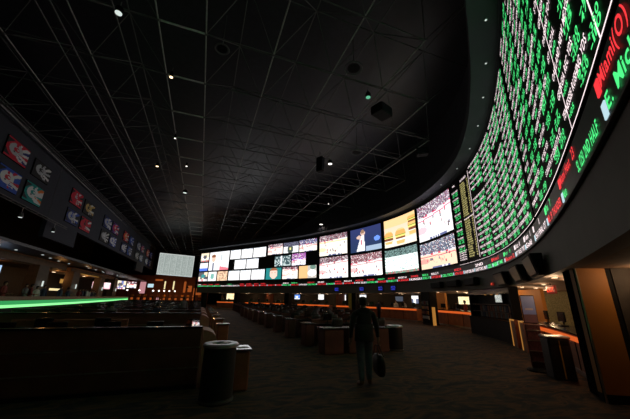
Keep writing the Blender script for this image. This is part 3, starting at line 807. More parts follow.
# fascia loudspeakers
for (s_, w_, h_, z_, lab) in ((49.8, 1.9, .52, 2.6, 'leftmost'), (52.4, 1.75, .52, 2.6, 'middle'), (54.8, 1.9, .54, 2.6, 'rightmost')):
    c = W(s_, z_, .24); a = ang(s_); root = empty('fascia_speaker', c, 'dark wedge loudspeaker on the charcoal fascia, %s of the three' % lab, 'speaker', 'loudspeakers on the charcoal fascia')
    u = Vector((math.cos(a), math.sin(a), 0)); n = Vector((math.sin(a), -math.cos(a), 0)); Z = Vector((0, 0, 1))
    w2 = w_/2*.75; mb = MB(); vs = []
    for (dz, o0, o1, ww) in ((-h_/2, -.16, -.04, w2*.85), (h_/2, -.16, .1, w2)):
        for x_, o_ in ((-ww, o0), (ww, o0), (ww, o1), (-ww, o1)): vs.append(c+u*x_+n*o_+Z*dz)
    mb.add(vs, [(0, 3, 2, 1), (4, 5, 6, 7), (0, 1, 5, 4), (1, 2, 6, 5), (2, 3, 7, 6), (3, 0, 4, 7)]); mb.build('cabinet', K['black'], root)
    mb = MB(); vs = []
    for (dz, o_, ww) in ((-h_/2+.05, -.02, w2*.72), (h_/2-.05, .1, w2*.9)):
        vs += [c+u*(-ww)+n*o_+Z*dz, c+u*ww+n*o_+Z*dz]
    vs += [v+n*.02 for v in vs]; mb.add(vs, [(0, 1, 3, 2), (4, 6, 7, 5), (0, 4, 5, 1), (1, 5, 7, 3), (3, 7, 6, 2), (2, 6, 4, 0)]); mb.build('grille', K['deck'], root)
    mb = MB(); mb.box(c-n*.2, (.3, .08, .2), a); mb.build('bracket', K['truss'], root)
# low flat black wall lights further along the fascia (dark boxes)
for k_, s_ in enumerate((41.2, 43.4, 45.6)):
    c = W(s_, 2.75, .16); mb = MB(); mb.box(c, (1.3, .3, .42), ang(s_), bev=.05)
    tag(mb.build('fascia_speaker', K['black']), 'small black loudspeaker on the fascia under the court screens, %s of three' % ('far', 'middle', 'near')[k_], 'speaker', 'small loudspeakers under the court screens')

# ------------------------------------------------------------------ betting counters
def coff(s_): 
    return -1.2 if s_ < 43 else -.12
CW = K['woodlit']
def counter(s0, s1, off, label, top=1.08):
    root = empty('betting_counter', W((s0+s1)/2, 0, off-.3), label, 'counter', None)
    mb = MB(); slab(mb, s0, s1, .1, top-.06, off-.6, off); mb.build('front', CW, root)
    mb = MB(); slab(mb, s0-.02, s1+.02, top-.04, top, off-.7, off+.12); mb.build('countertop', K['blackgloss'], root)
    mb = MB(); slab(mb, s0, s1, top-.2, top-.06, off-.01, off+.035) if s0 < 45 else slab(mb, s0, s1, .76, .87, off-.01, off+.035); mb.build('light_strip', K['orange_strip'], root)
    mb = MB(); slab(mb, s0, s1, 0, .1, off-.6, off+.02); mb.build('kick_plate', K['steel'], root)
    mb = MB(); n = max(1, int((s1-s0)/1.3))
    for i in range(1, n): slab(mb, s0+(s1-s0)*i/n-.012, s0+(s1-s0)*i/n+.012, .1, top-.2, off-.01, off+.015)
    if mb.v: mb.build('panel_joint', K['black'], root)
    return root
CL = [(4.0, 8.6, -1.2, 'leftmost far betting counter with an orange lip, under the white odds block'),
 (10.4, 15.2, -1.2, 'far betting counter left of the blue television'), (15.8, 18.4, -1.2, 'short far betting counter under the blue television'),
 (20.2, 25.2, -1.2, 'betting counter behind the standing man, left side'), (26.3, 29.6, -1.2, 'betting counter segment directly behind the man'),
 (30.3, 36.6, -1.2, 'betting counter left of the magazine pillar'), (38.4, 43.3, -1.2, 'long orange lit counter between magazine pillar and rack kiosk'),
 (50.2, 55.9, -.4, 'nearest betting counter with orange strip behind the poster stand')]
for a in CL[:-1]: counter(*a)
counter(*CL[-1], top=.98)
# things on counters: terminals
rc = random.Random(9)
def make_terminal():
    root = empty('betting_terminal', (0, 0, 0), 'x', 'monitor')
    mb = MB(); mb.box((0, 0, .02), (.24, .2, .03), bev=.008); mb.build('base', K['black'], root)
    mb = MB(); mb.tube((0, .02, .03), (0, .03, .16), .02, 8); mb.build('neck', K['black'], root)
    mb = MB(); mb.box((0, 0, .28), (.42, .05, .3), bev=.012); mb.build('screen', K['blackgloss'], root)
    return root
pt_ = make_terminal(); used = False
for (s0, s1, off, lab) in CL:
    n = int((s1-s0)/1.25)
    for i in range(n):
        s_ = s0+(s1-s0)*(i+.5)/n
        place(pt_, used, W(s_, .98 if s0 > 45 else 1.08, off-.35), ang(s_)+rc.uniform(-.3, .3), 'black counter terminal standing on the ' + lab.split(' with ')[0], 'terminals on the counters', 'monitor'); used = True

# pillars under the fascia
def pillar(s0, s1, off0, off1, label, extras=None):
    root = empty('pillar', W((s0+s1)/2, 0, (off0+off1)/2), label, 'pillar')
    mb = MB(); slab(mb, s0, s1, 0, 2.33, off0, off1, .4); mb.build('shaft', K['black'], root)
    mb = MB(); slab(mb, s0-.02, s1+.02, 0, .12, off0-.02, off1+.02, .4); mb.build('base', K['blackgloss'], root)
    return root
for k_, s_ in enumerate((1.5, 9.2, 19.0)):
    pillar(s_, s_+.7, -.6, 0, 'black pillar under the far fascia, %s from the left' % ORD[k_])
pr = pillar(29.5, 30.0, -.8, -.1, 'black pillar with a lit gold panel behind the standing man')
mb = MB(); slab(mb, 28.95, 29.5, .0, 2.3, -.4, -.2); mb.build('gold_panel', K['brass'], pr)
pr = pillar(38.75, 39.8, -.6, .0, 'black magazine pillar between the two nearer counter runs')
mb = MB(); slab(mb, 39.82, 39.92, 0, 1.25, -.3, -.1); mb.build('amber_edge', K['amber_strip'], pr)
def rack(s0, s1, z0, z1, off, label, rows, cols, seed):
    r_ = random.Random(seed); c = W((s0+s1)/2, z0, off); root = empty('brochure_rack', c, label, 'rack')
    mb = MB(); slab(mb, s0, s1, z0, z1, off, off+.04)
    for j in range(rows): 
        z = z0+(z1-z0)*j/rows; slab(mb, s0, s1, z, z+.03, off+.04, off+.16); slab(mb, s0, s1, z+.03, z+.09, off+.15, off+.16)
    mb.build('shelving', K['blackgloss'], root)
    mats = [K['paper'], K['redshirt'], K['woodlit'], K['navyshirt'], K['greyshirt'], K['orangewall']]
    for j in range(rows):
        for i in range(cols):
            w = (s1-s0)/cols; a = s0+i*w+.03; z = z0+(z1-z0)*j/rows+.03
            mb = MB(); slab(mb, a, a+w-.06, z, z+(z1-z0)/rows*.72, off+.06, off+.12)
            tag(mb.build('brochure', r_.choice(mats)), 'brochure standing in the ' + label, 'brochure', 'brochures in the ' + label)
rack(38.9, 39.7, .35, 1.7, .0, 'magazine rack on the black pillar', 4, 3, 2)
# rack kiosk
root = empty('rack_kiosk', W(47.2, 0, -.3), 'large black kiosk with betting sheet racks and a monitor under the fascia', 'kiosk')
K0, K1 = 44.5, 49.4
mb = MB(); slab(mb, K0, K1, 0, .88, -.42, .0); mb.build('lower_cabinet', K['black'], root)
mb = MB(); slab(mb, K0-.05, K1+.02, .88, .93, -.44, .06); mb.build('ledge', K['blackgloss'], root)
mb = MB(); slab(mb, K0, K1, .93, 2.32, -.44, -.38); slab(mb, K1-.1, K1, .93, 2.32, -.38, -.1); slab(mb, K0, K0+.1, .93, 2.32, -.38, -.1); mb.build('back_panel', K['black'], root)
mb = MB(); slab(mb, K0+.1, K1-.1, 2.05, 2.3, -.38, -.1); mb.build('header', K['blackgloss'], root)
mb = MB(); slab(mb, K0+.3, K1-.4, 1.55, 1.57, -.37, -.12); slab(mb, K0+.3, K1-.4, 1.2, 1.22, -.37, -.1); mb.build('shelf', K['wood'], root)
mb = MB()
for i in range(3): c = W(K0+1.7+i*.7, 2.02, -.2); mb.lathe(c, [(.05, 0), (.05, .03)], 10)
mb.build('downlight_lens', K['amber_strip'], root)
flat_screen('monitor', W(47.6, 1.84, -.26), .75, .34, ang(47.6), lambda u, v: (.25, .27, .25) if hashf(int(u*16), int(v*10)) > .3 else (.5, .52, .48), 'grey lit monitor hanging inside the rack kiosk', nu=16, nv=10, stem=2.04)
rk = random.Random(4); kk = 0
for lev, z_ in ((0, .94), (1, 1.23)):
    for i in range(13):
        s_ = K0+1.0+i*.27
        mb = MB(); a = ang(s_); c = W(s_, z_+.14, -.22); mb.box(c, (.2, .03, .26), a+rk.uniform(-.1, .1), bev=.004)
        tag(mb.build('betting_sheet', rk.choice([K['greyshirt'], K['greyshirt'], K['brownwall'], K['navyshirt']])), 'betting sheet pad standing on the %s shelf of the rack kiosk' % ('lower', 'upper')[lev], 'booklet', 'betting sheet pads in the rack kiosk, %s shelf' % ('lower', 'upper')[lev])
# gate posts with amber edges right of the kiosk
for k_, s_ in enumerate((49.6, 50.75)):
    root = empty('gate_post', W(s_, 0, .05), 'low panelled post with an amber lit edge, %s one beside the rack kiosk' % ('left', 'right')[k_], 'post')
    mb = MB(); slab(mb, s_, s_+.55, 0, 1.02, -.05, .1); mb.build('panel', K['woodlit'], root)
    mb = MB(); slab(mb, s_-.0, s_+.05, .02, 1., .1, .12); slab(mb, s_, s_+.55, .98, 1.03, .1, .12); mb.build('lit_edge', K['amber_strip'], root)
# soffit downlights: fixture + real spot
def downlight(p, label, power, group, size=.09, m='lamp_warm', spot=True):
    p = Vector(p); root = empty('downlight', p, label, 'light', group)
    mb = MB(); mb.lathe(p-Vector((0, 0, .03)), [(size*1.3, 0), (size*1.3, .03)], 16); mb.build('trim_ring', K['steel'], root)
    mb = MB(); mb.lathe(p-Vector((0, 0, .036)), [(size, 0), (size, .006)], 16); mb.build('lens', K[m], root)
    if spot:
        l_ = bpy.data.lights.new('downlight_lamp', 'POINT'); l_.energy = power; l_.color = (1, .62, .34); l_.shadow_soft_size = .05
        o = bpy.data.objects.new('downlight_lamp', l_); COL.objects.link(o); o.parent = root; o.location = (0, 0, -.14)
s_ = 5.
i = 0
while s_ < 57:
    near = s_ > 30
    downlight(W(s_, 2.33, -.75), 'small warm downlight in the tan soffit, row nearest the fascia', 9 if near else 7, 'soffit downlights near the fascia', .06 if s_ > 44 else .07); s_ += 2.3 if near else 3.2; i += 1
for s_ in (40., 43., 46.5, 50, 53, 55.5):
    downlight(W(s_, 2.33, -3.0), 'small warm downlight in the tan soffit, inner row over the clerks', 32 if s_ < 45 else 22, 'inner soffit downlights', .09)
for s_ in (45.6, 48.2):  # added lamps that brighten the orange panel by the kiosk
    downlight(W(s_, 2.33, -1.6), 'small warm downlight added to brighten the burnt orange wall panel by the kiosk', 16, 'downlights added for the orange panel by the kiosk', .07)
for s_ in (8., 13., 18., 23., 28., 33.):
    downlight(W(s_, 2.33, -3.6), 'small warm downlight over the far back bar', 14, 'far back bar downlights', .09)

downlight((7.35, 2.75, 2.33), 'warm downlight added to brighten the orange wall panel', 8, None, .07)  # extra lamp put in so the orange wall reads bright
downlight((8.6, 5.0, 2.33), 'warm downlight over the right end of the nearest counter', 14, None, .07)
# bottles on the back bar behind counters
def make_bottle(m):
    mb = MB(); mb.lathe((0, 0, 0), [(.035, 0), (.038, .02), (.038, .17), (.014, .23), (.014, .3), (.017, .31)], 10)
    return tag(mb.build('bottle', m, origin=(0, 0, 0), smooth=False), 'x', 'bottle')
bars = [(13.0, 16.0), (26.0, 29.5), (35.0, 41.)]
pbs = [make_bottle(K['bottle']), make_bottle(K['glass']), make_bottle(K['paper'])]; ub = [0, 0, 0]
rbt = random.Random(12)
for bi, (a, b) in enumerate(bars):
    root = empty('back_bar', W((a+b)/2, 0, -4.9), 'low dark back bar cabinet behind the counters, %s from the left' % ORD[bi], 'cabinet')
    mb = MB(); slab(mb, a, b, 0, 1.05, -5.15, -4.6); mb.build('body', K['wood'], root)
    mb = MB(); slab(mb, a, b, 1.05, 1.1, -5.17, -4.55); mb.build('top', K['blackgloss'], root)
    n = int((b-a)/.22)
    for i in range(n):
        k_ = rbt.choice((0, 0, 1, 2)); s_ = a+.1+(b-a-.2)*i/max(1, n-1)
        place(pbs[k_], ub[k_], W(s_, 1.1, -4.75-rbt.random()*.15), 0, '%s bottle standing on the back bar, %s bar from the left' % (('amber', 'dark', 'white')[k_], ORD[bi]), 'bottles on the %s back bar' % ORD[bi], 'bottle'); ub[k_] = 1

# ------------------------------------------------------------------ near right: black pillar, orange panel, doorway
mb = MB(); P4 = [(6.88, 3.62), (7.5, 4.18), (7.75, 4.0), (7.1, 3.62)]
root = empty('entry_pillar', (7.2, 3.8, 0), 'slanting looking glossy black pillar left of the orange wall panel', 'pillar')
mb.add([(x, y, 0) for x, y in P4]+[(x, y, 2.33) for x, y in P4], [(0, 1, 2, 3), (7, 6, 5, 4), (0, 4, 5, 1), (1, 5, 6, 2), (2, 6, 7, 3), (3, 7, 4, 0)]); mb.build('shaft', K['velvet'], root)
mb = MB(); mb.box((6.87, 3.60, 1.165), (.025, .025, 2.33), 0); mb.build('corner_trim', K['trimmetal'], root)
def vslab(name, a, b, z0, z1, th, m, parent=None):
    a = Vector((*a, 0)); b = Vector((*b, 0)); d = (b-a).normalized(); n = Vector((-d.y, d.x, 0))*th
    mb = MB(); mb.add([a+Vector((0, 0, z0)), b+Vector((0, 0, z0)), b+n+Vector((0, 0, z0)), a+n+Vector((0, 0, z0)), a+Vector((0, 0, z1)), b+Vector((0, 0, z1)), b+n+Vector((0, 0, z1)), a+n+Vector((0, 0, z1))],
      [(3, 2, 1, 0), (4, 5, 6, 7), (0, 1, 5, 4), (1, 2, 6, 5), (2, 3, 7, 6), (3, 0, 4, 7)])
    return mb.build(name, m, parent)
struct(vslab('wall_orange', (6.90, 3.60), (7.33, 3.35), .14, 2.33, .2, K['orangewall']))
struct(vslab('baseboard_orange', (6.89, 3.58), (7.33, 3.33), 0, .14, .22, K['black']))
struct(vslab('trim_9', (7.33, 3.35), (7.40, 3.31), 0, 2.33, .2, K['black']))
root = struct(vslab('door_1', (7.40, 3.29), (8.9, 2.3), .02, 2.33, .12, K['graywall']))
struct(vslab('wall_entry', (8.9, 2.3), (14, -1), 0, 2.33, .2, K['graywall']))

# square litter bin with brass stripe
def rbox(name, c, d, rz, m, parent, bev=.02): mb = MB(); mb.box(c, d, rz, bev=bev); return mb.build(name, m, parent)
a = R(-38); c0 = Vector((8.07, 5.0, 0)); root = empty('litter_bin', c0, 'square black litter bin with a vertical brass stripe beside the poster stand', 'bin')
rbox('body', c0+Vector((0, 0, .43)), (.44, .44, .86), a, K['bin'], root)
rbox('lid', c0+Vector((0, 0, .895)), (.48, .48, .06), a, K['steel'], root, .02)
M3 = Matrix.Rotation(a, 3, 'Z')
mb = MB(); mb.box(c0+M3 @ Vector((-.0, -.226, .43)), (.025, .012, .8), a); mb.build('brass_stripe', K['brass'], root)
mb = MB(); mb.box(c0+M3 @ Vector((0, -.226, .78)), (.36, .012, .1), a); mb.build('opening', K['hole'], root)

# poster stand
c0 = Vector((8.36, 5.66, 0)); a = R(-40); M3 = Matrix.Rotation(a, 3, 'Z'); root = empty('poster_stand', c0, 'tall poster stand with blue top picture on a round black base', 'sign')
mb = MB(); mb.lathe(c0, [(.29, 0), (.29, .03), (.25, .06), (.06, .09)], 28); mb.build('base', K['black'], root)
mb = MB(); mb.box(c0+Vector((0, .0, .6)), (.34, .07, 1.05), a, bev=.02); mb.build('lower_display', K['poster_dark'], root)
for i in range(4): mb = MB(); mb.box(c0+M3 @ Vector((0, -.045, .22+i*.25)), (.31, .02, .02), a); mb.build('pocket_rail', K['trimmetal'], root)
mb = MB(); mb.box(c0+Vector((0, 0, 1.5)), (.33, .04, .72), a, bev=.01); mb.build('poster_frame', K['black'], root)
g = grid_mesh(lambda u, v: c0+M3 @ Vector(((u-.5)*.30, -.024, 1.16+.68*v)), 20, 30)
def pic_poster(u, v):
    c = (.22+.15*v, .30+.15*v, .85)
    if v < .3: c = (.18+.1*hashf(int(u*20), int(v*30)), .12, .16)
    if abs(v-.5) < .02 and .2 < u < .8: c = (.7, .6, .7)
    return c
o = g.build('poster', K['print'], root); paint(o, 20, 30, pic_poster)

# ------------------------------------------------------------------ round bins
def round_bin(c, r, h, label, ringm='steel'):
    c = Vector(c); root = empty('round_bin', c, label, 'bin')
    mb = MB(); mb.lathe(c, [(r*.93, 0), (r*.93, .05), (r*.9, .07), (r*.9, h-.05), (r*.93, h-.04)], 36); mb.build('shell', K['bin'], root)
    mb = MB()
    n = 36
    prof = [(r*.5, h-.08), (r*.52, h-.005), (r*.6, h+.012), (r*.93, h+.012), (r, h-.01), (r, h-.045), (r*.9, h-.05)]
    vs = [(c.x+q*math.cos(2*math.pi*i/n), c.y+q*math.sin(2*math.pi*i/n), z) for q, z in prof for i in range(n)]
    fs = [(k*n+i, k*n+(i+1) % n, (k+1)*n+(i+1) % n, (k+1)*n+i) for k in range(len(prof)-1) for i in range(n)]
    mb.add(vs, [f[::-1] for f in fs]); mb.build('rim', K['chrome'], root)
    mb = MB(); mb.lathe(c+Vector((0, 0, h-.07)), [(r*.51, 0), (r*.51, .01)], 30); mb.build('opening', K['hole'], root)
    mb = MB(); mb.lathe(c+Vector((0, 0, .02)), [(r*.95, 0), (r*.95, .03)], 36); mb.build('base_band', K['steel'], root)
    return root
round_bin((.44, 5.75, 0), .30, .88, 'round dark bin with a shiny silver rim beside the front booth end')
round_bin((6.62, 9.35, 0), .28, .80, 'round dark bin with a silver rim at the right end of the front desks')

# ------------------------------------------------------------------ seating
def make_chair():
    root = empty('desk_chair', (0, 0, 0), 'x', 'chair')
    mb = MB(); mb.box((0, 0, .47), (.48, .46, .09), bev=.03); mb.build('seat', K['chair'], root)
    mb = MB()
    vs = []
    for j in range(5):
        z = .55+j*.11; w = (.22, .24, .24, .23, .19)[j]
        for i in range(7):
            t = -1+2*i/6; vs.append((t*w, -.24-.02*j+.06*t*t, z))
        for i in range(7):
            t = 1-2*i/6; vs.append((t*w, -.29-.02*j+.06*t*t, z))
    fs = [(j*14+i, j*14+(i+1) % 14, (j+1)*14+(i+1) % 14, (j+1)*14+i) for j in range(4) for i in range(14)]
    fs += [tuple(range(13, -1, -1)), tuple(56+i for i in range(14))]
    mb.add(vs, fs); mb.build('backrest', K['chair'], root, smooth=True)
    mb = MB(); mb.tube((0, -.1, .46), (0, -.25, .6), .02, 6); mb.tube((0, 0, .04), (0, 0, .44), .03, 8); mb.build('column', K['chrome'], root)
    mb = MB(); mb.lathe((0, 0, 0), [(.25, 0), (.25, .02), (.04, .05)], 16); mb.build('foot', K['black'], root)
    return root
def make_monitor():
    root = empty('race_monitor', (0, 0, 0), 'x', 'monitor')
    mb = MB(); mb.lathe((0, 0, 0), [(.09, 0), (.09, .015), (.02, .03)], 12); mb.tube((0, 0, .02), (0, .0, .12), .015, 6); mb.build('stand', K['black'], root)
    mb = MB(); mb.box((0, .02, .22), (.34, .05, .24), bev=.01); mb.build('casing', K['blackgloss'], root)
    return root
ch = make_chair(); uc = False; mo = make_monitor(); um = False
rs = random.Random(21)
def seats(x0, x1, y, side, rowname, dz=.0, maxn=9):
    """chairs on the near (camera) side of the desk at y facing +Y (towards the screens)"""
    global uc, um
    n = max(1, min(maxn, int((x1-x0)/.85)))
    for i in range(n):
        x = x0+(x1-x0)*(i+.5)/n+rs.uniform(-.06, .06)
        place(ch, uc, (x, y-.62+rs.uniform(-.05, .08), dz), rs.uniform(-.3, .3), 'black desk chair in the %s' % rowname, 'black chairs in the %s' % rowname, 'chair'); uc = True
        place(mo, um, (x+.05, y+.12, .762+dz), rs.uniform(-.15, .15), 'small dark race monitor on the desk of the %s' % rowname, 'monitors on the %s' % rowname, 'monitor'); um = True
def desk_row(x0, x1, y, rowname, part_h=None, panel=True, ends=True, wood='wood'):
    root = empty('desk_row', ((x0+x1)/2, y, 0), 'long dark desk of the %s' % rowname, 'desk', None)
    mb = MB(); mb.box(((x0+x1)/2, y, .74), (x1-x0, .62, .04), bev=.012); mb.build('desktop', K['blackgloss'], root)
    mb = MB(); mb.box(((x0+x1)/2, y+.34, (part_h or .7)/2), (x1-x0, .05, (part_h or .7)), bev=.01); mb.build('back_panel', K[wood], root)
    if ends:
        for xx in (x0+.03, x1-.03):
            mb = MB(); mb.box((xx, y, .36), (.05, .6, .72), bev=.01); mb.build('end_panel', K[wood], root)
    return root
# front left booth partition (dark panel facing the camera with two metal trims, rounded leather end)
def booth(x0, x1, y, label, h=1.07, leather_end=True):
    root = empty('booth_partition', ((x0+x1)/2, y, 0), label, 'partition')
    mb = MB(); mb.box(((x0+x1)/2, y, h/2+.03), (x1-x0, .12, h-.06), bev=.02); mb.build('panel', K['wood'], root)
    mb = MB(); mb.box(((x0+x1)/2, y, h+.005), (x1-x0, .16, .035), bev=.01); mb.build('cap', K['blackgloss'], root)
    for z in (.42, .83):
        mb = MB(); mb.box(((x0+x1)/2, y-.066, z*h/1.24), (x1-x0-.02, .014, .02)); mb.build('metal_trim', K['trimmetal'], root)
    mb = MB(); mb.box(((x0+x1)/2, y, .03), (x1-x0, .1, .06)); mb.build('kick', K['black'], root)
    if leather_end:
        # upholstered banquette end that sweeps from the top down towards the aisle
        mb = MB(); n = 14; vs = []
        for i in range(n+1):
            t = i/n*math.pi/2
            X = x1+.02+.28*math.sin(t)**1.0; Zt = h-.05-.22*(1-math.cos(t))
            for yy in (y-.02, y+.75): vs += [(X, yy, .0), (X, yy, Zt)]
        fs = []
        for i in range(n):
            a_ = 4*i; b_ = a_+4
            fs += [(a_, b_, b_+1, a_+1), (a_+2, a_+3, b_+3, b_+2), (a_+1, b_+1, b_+3, a_+3), (a_, a_+2, b_+2, b_)]
        fs += [(0, 1, 3, 2), (4*n, 4*n+2, 4*n+3, 4*n+1)]
        mb.add(vs, fs); tag(mb.build('banquette_end', K['leather']), 'brown leather banquette end, ' + ('nearest the camera' if y < 7 else label.split('partition ')[1]), 'seat')
    return root
def end_table(c, w, d, h, label, wood='woodlit'):
    c = Vector(c); root = empty('end_desk', c, label, 'table')
    mb = MB(); mb.box(c+Vector((0, 0, (h-.04)/2)), (w*.82, d*.82, h-.04), bev=.03); mb.build('base', K[wood], root)
    mb = MB(); mb.box(c+Vector((0, 0, h-.02)), (w, d, .04), bev=.015); mb.build('top', K['desktop'], root)
    return root
K['desktop'] = mat('glossy grey laminate', (.10, .10, .11), .16, coat=.5)
booth(-7.4, .12, 6.62, 'long dark wooden booth partition with two metal trim lines, nearest the camera')
end_table((.86, 6.35, 0), .40, .55, .72, 'brown end desk with pale top just behind the front round bin')
desk_row(-6.8, -.4, 7.72, 'nearest left row'); seats(-6.7, -.5, 7.74, 0, 'nearest left row')
def left_bar(y):
    pts = [(10, -7.3), (16.8, -7.6), (20, -7.7), (25, -8.1), (38, -9.7), (62, -13)]
    for (a, xa), (b, xb) in zip(pts, pts[1:]):
        if y <= b: return xa+(xb-xa)*max(0, (y-a))/(b-a)
    return -11.5
desk_row(-4.1, -1.7, 9.0, 'short middle left row', part_h=1.06, wood='woodlit'); seats(-4.0, -1.7, 9.05, 0, 'short middle left row')
K['mirror'] = mat('polished black glass', (.01, .01, .012), .05, spec=.9, coat=1.)
root = empty('aisle_ledge', (-.1, 9.4, 0), 'polished ledge along the aisle mirroring the screens behind the front booth', 'counter')
mb = MB(); mb.box((-.1, 9.6, .47), (.16, 3.6, .94), bev=.02); mb.build('base', K['wood'], root)
mb = MB(); mb.box((-.1, 9.6, .96), (.34, 3.8, .04), bev=.01); mb.build('top', K['mirror'], root)
for k_ in range(14):
    y = 11.9+k_*2.75
    x0 = left_bar(y)+1.0; nm = '%s left row past the front booth' % ORD[k_]
    booth(x0, .1, y, 'booth partition of the %s' % nm, h=1.08, leather_end=k_ < 4)
    desk_row(x0+.1, .1, y+1.15, nm, ends=k_ < 6)
    if k_ < 12: seats(x0+.3, 0, y+1.15, 0, nm, maxn=7)
    if k_ < 9: end_table((.88, y-.35, 0), .46, .5, .76, 'brown end desk at the aisle end of the %s' % nm)
# aisle ledge with bright reflections
# right block
def xr(y):
    pts = [(9, 6.25), (18, 9.8), (26, 10.4), (34, 8.6), (44, 4.8)]
    for (a, xa), (b, xb) in zip(pts, pts[1:]):
        if y <= b: return xa+(xb-xa)*max(0, (y-a))/(b-a)
    return 4.8
for k_ in range(3):
    x0 = 3.72+k_*.86
    end_table((x0+.42, 9.35, 0), .84, .62, .78, 'brown front desk of the right block, %s one' % ('left', 'middle', 'right')[k_], 'wood')
for k_ in range(14):
    y = 11.2+k_*2.35; nm = '%s row of the right block' % ORD[k_]; x1 = xr(y)
    if k_ < 9 and x1 > 4.6: end_table((3.95, y-.1, 0), .42, .66, .8, 'brown end desk at the aisle end of the %s' % nm, 'wood')
    if x1-4.25 < .8: continue
    desk_row(4.25, x1, y, nm, part_h=.9, ends=k_ < 6); seats(4.3, x1-.1, y, 0, nm, maxn=8)
# papers on the front right desk
root = None
for (x, y, rz, m, lab) in ((4.0, 9.3, .2, 'paper', 'white betting paper on the left front desk of the right block'), (4.15, 9.12, -.1, 'paper', 'second white betting paper nearer the edge of the left front desk')):
    mb = MB(); mb.box((x, y, .783), (.3, .2, .004), rz); tag(mb.build('betting_paper', K[m]), lab, 'paper')
mb = MB(); mb.box((.9, 6.3, .723), (.2, .15, .005), .3); tag(mb.build('betting_paper', K['paper']), 'white paper on the end desk by the front round bin', 'paper')

# ------------------------------------------------------------------ raised lounge on the left
LP = [(-7.3, 8.), (-7.6, 12), (-7.89, 16.8), (-7.94, 19.8), (-8.2, 25.0), (-9.1, 36.), (-10.1, 47.), (-11.1, 57.)]
def poly_slab(mb, P, z0, z1, o0, o1, mi=0):
    n = len(P); N = []
    for i in range(n):
        a_ = Vector(P[max(0, i-1)]); b_ = Vector(P[min(n-1, i+1)]); t = (b_-a_).normalized(); N.append(Vector((t.y, -t.x)))
    vs = []
    for p_, q in zip(P, N):
        for o_, z in ((o0, z0), (o1, z0), (o1, z1), (o0, z1)): vs.append((p_[0]+q.x*o_, p_[1]+q.y*o_, z))
    fs = []
    for i in range(n-1):
        a_ = 4*i; b_ = a_+4
        for k in range(4): l = (k+1) % 4; fs.append((a_+k, a_+l, b_+l, b_+k))
    fs += [(3, 2, 1, 0), tuple(4*(n-1)+j for j in range(4))]
    return mb.add(vs, fs, mi)
root = empty('lounge_bar', (-8.3, 25, 0), 'long curved bar with a mint green glowing front along the raised lounge', 'bar')
mb = MB(); poly_slab(mb, LP, 0, 1.04, -.35, 0); mb.build('lower_wall', K['black'], root)
mb = MB(); poly_slab(mb, LP, 1.04, 1.16, -.3, .05); mb.build('green_tube', K['green_strip'], root)
mb = MB(); poly_slab(mb, LP, 1.16, 1.34, -.3, .02); mb.build('lit_panel', K['green_panel'], root)
mb = MB(); poly_slab(mb, LP, 1.34, 1.52, -.6, .06); mb.build('bar_top', K['barwood'], root)
FL = [(-26, -12), (-8., 0), (-8.2, 12), (-8.5, 20), (-8.9, 25), (-10., 36), (-11., 47), (-12., 57), (-14, 84), (-26, 84)]
mb = MB(); mb.add([(x, y, 0.0) for x, y in FL]+[(x, y, .55) for x, y in FL], [tuple(range(len(FL)-1, -1, -1)), tuple(range(len(FL), 2*len(FL)))]+[(i, (i+1) % len(FL), len(FL)+(i+1) % len(FL), len(FL)+i) for i in range(len(FL))])
struct(mb.build('floor_lounge', K['carpet']))
# lounge ceiling, cornice, pillars, back wall
mb = MB(); mb.box((-19.1, 38, 5.0), (13.6, 90, .2)); struct(mb.build('ceiling_lounge', K['deck']))
def cornice(y0, y1, z0, z1, label, x=-15.):
    root = empty('cornice', (x, (y0+y1)/2, z0), label, 'cornice')
    mb = MB(); mb.box((x, (y0+y1)/2, (z0+z1)/2), (.5, y1-y0, z1-z0), bev=.06); mb.build('board', K['cornice'], root)
    mb = MB(); mb.box((x+.28, (y0+y1)/2, z1-.08), (.1, y1-y0, .12), bev=.02); mb.build('moulding', K['woodlit'], root)
    mb = MB(); mb.box((x-1.6, (y0+y1)/2, z0+.0), (3.0, y1-y0, .12), bev=.02); mb.build('underside', K['cornice'], root)
cornice(14, 41.5, 4.25, 4.95, 'long brown cornice over the near part of the lounge')
cornice(43, 62, 4.3, 4.8, 'shorter brown cornice over the yellow lit part of the lounge')
for k_, (y, z1) in enumerate(((36.2, 4.3), (44.5, 4.3), (55, 4.3), (63., 4.6))):
    root = empty('lounge_pillar', (-15, y, .55), 'taupe lounge pillar behind the green bar, %s from the camera' % ORD[k_], 'pillar')
    mb = MB(); mb.add([(-15.5, y-1.3, .55), (-14.5, y-1.3, .55), (-14.5, y+1.3, .55), (-15.5, y+1.3, .55), (-15.4, y-1.0, z1), (-14.6, y-1.0, z1), (-14.6, y+1.0, z1), (-15.4, y+1.0, z1)], [(3, 2, 1, 0), (4, 5, 6, 7), (0, 1, 5, 4), (1, 2, 6, 5), (2, 3, 7, 6), (3, 0, 4, 7)]); mb.build('shaft', K['pillar'], root)
    mb = MB(); mb.box((-15, y, .68), (1.2, 2.8, .26), bev=.03); mb.build('base', K['wood'], root)
    mb = MB(); mb.box((-14.38, y-.1, 2.6), (.06, .25, .5), bev=.02); mb.build('wall_lamp', K['lamp_dim'], root)
struct((lambda mb: (mb.box((-20, 38, 2.75), (.2, 88, 4.4)), mb.build('wall_lounge', K['graywall']))[1])(MB()))
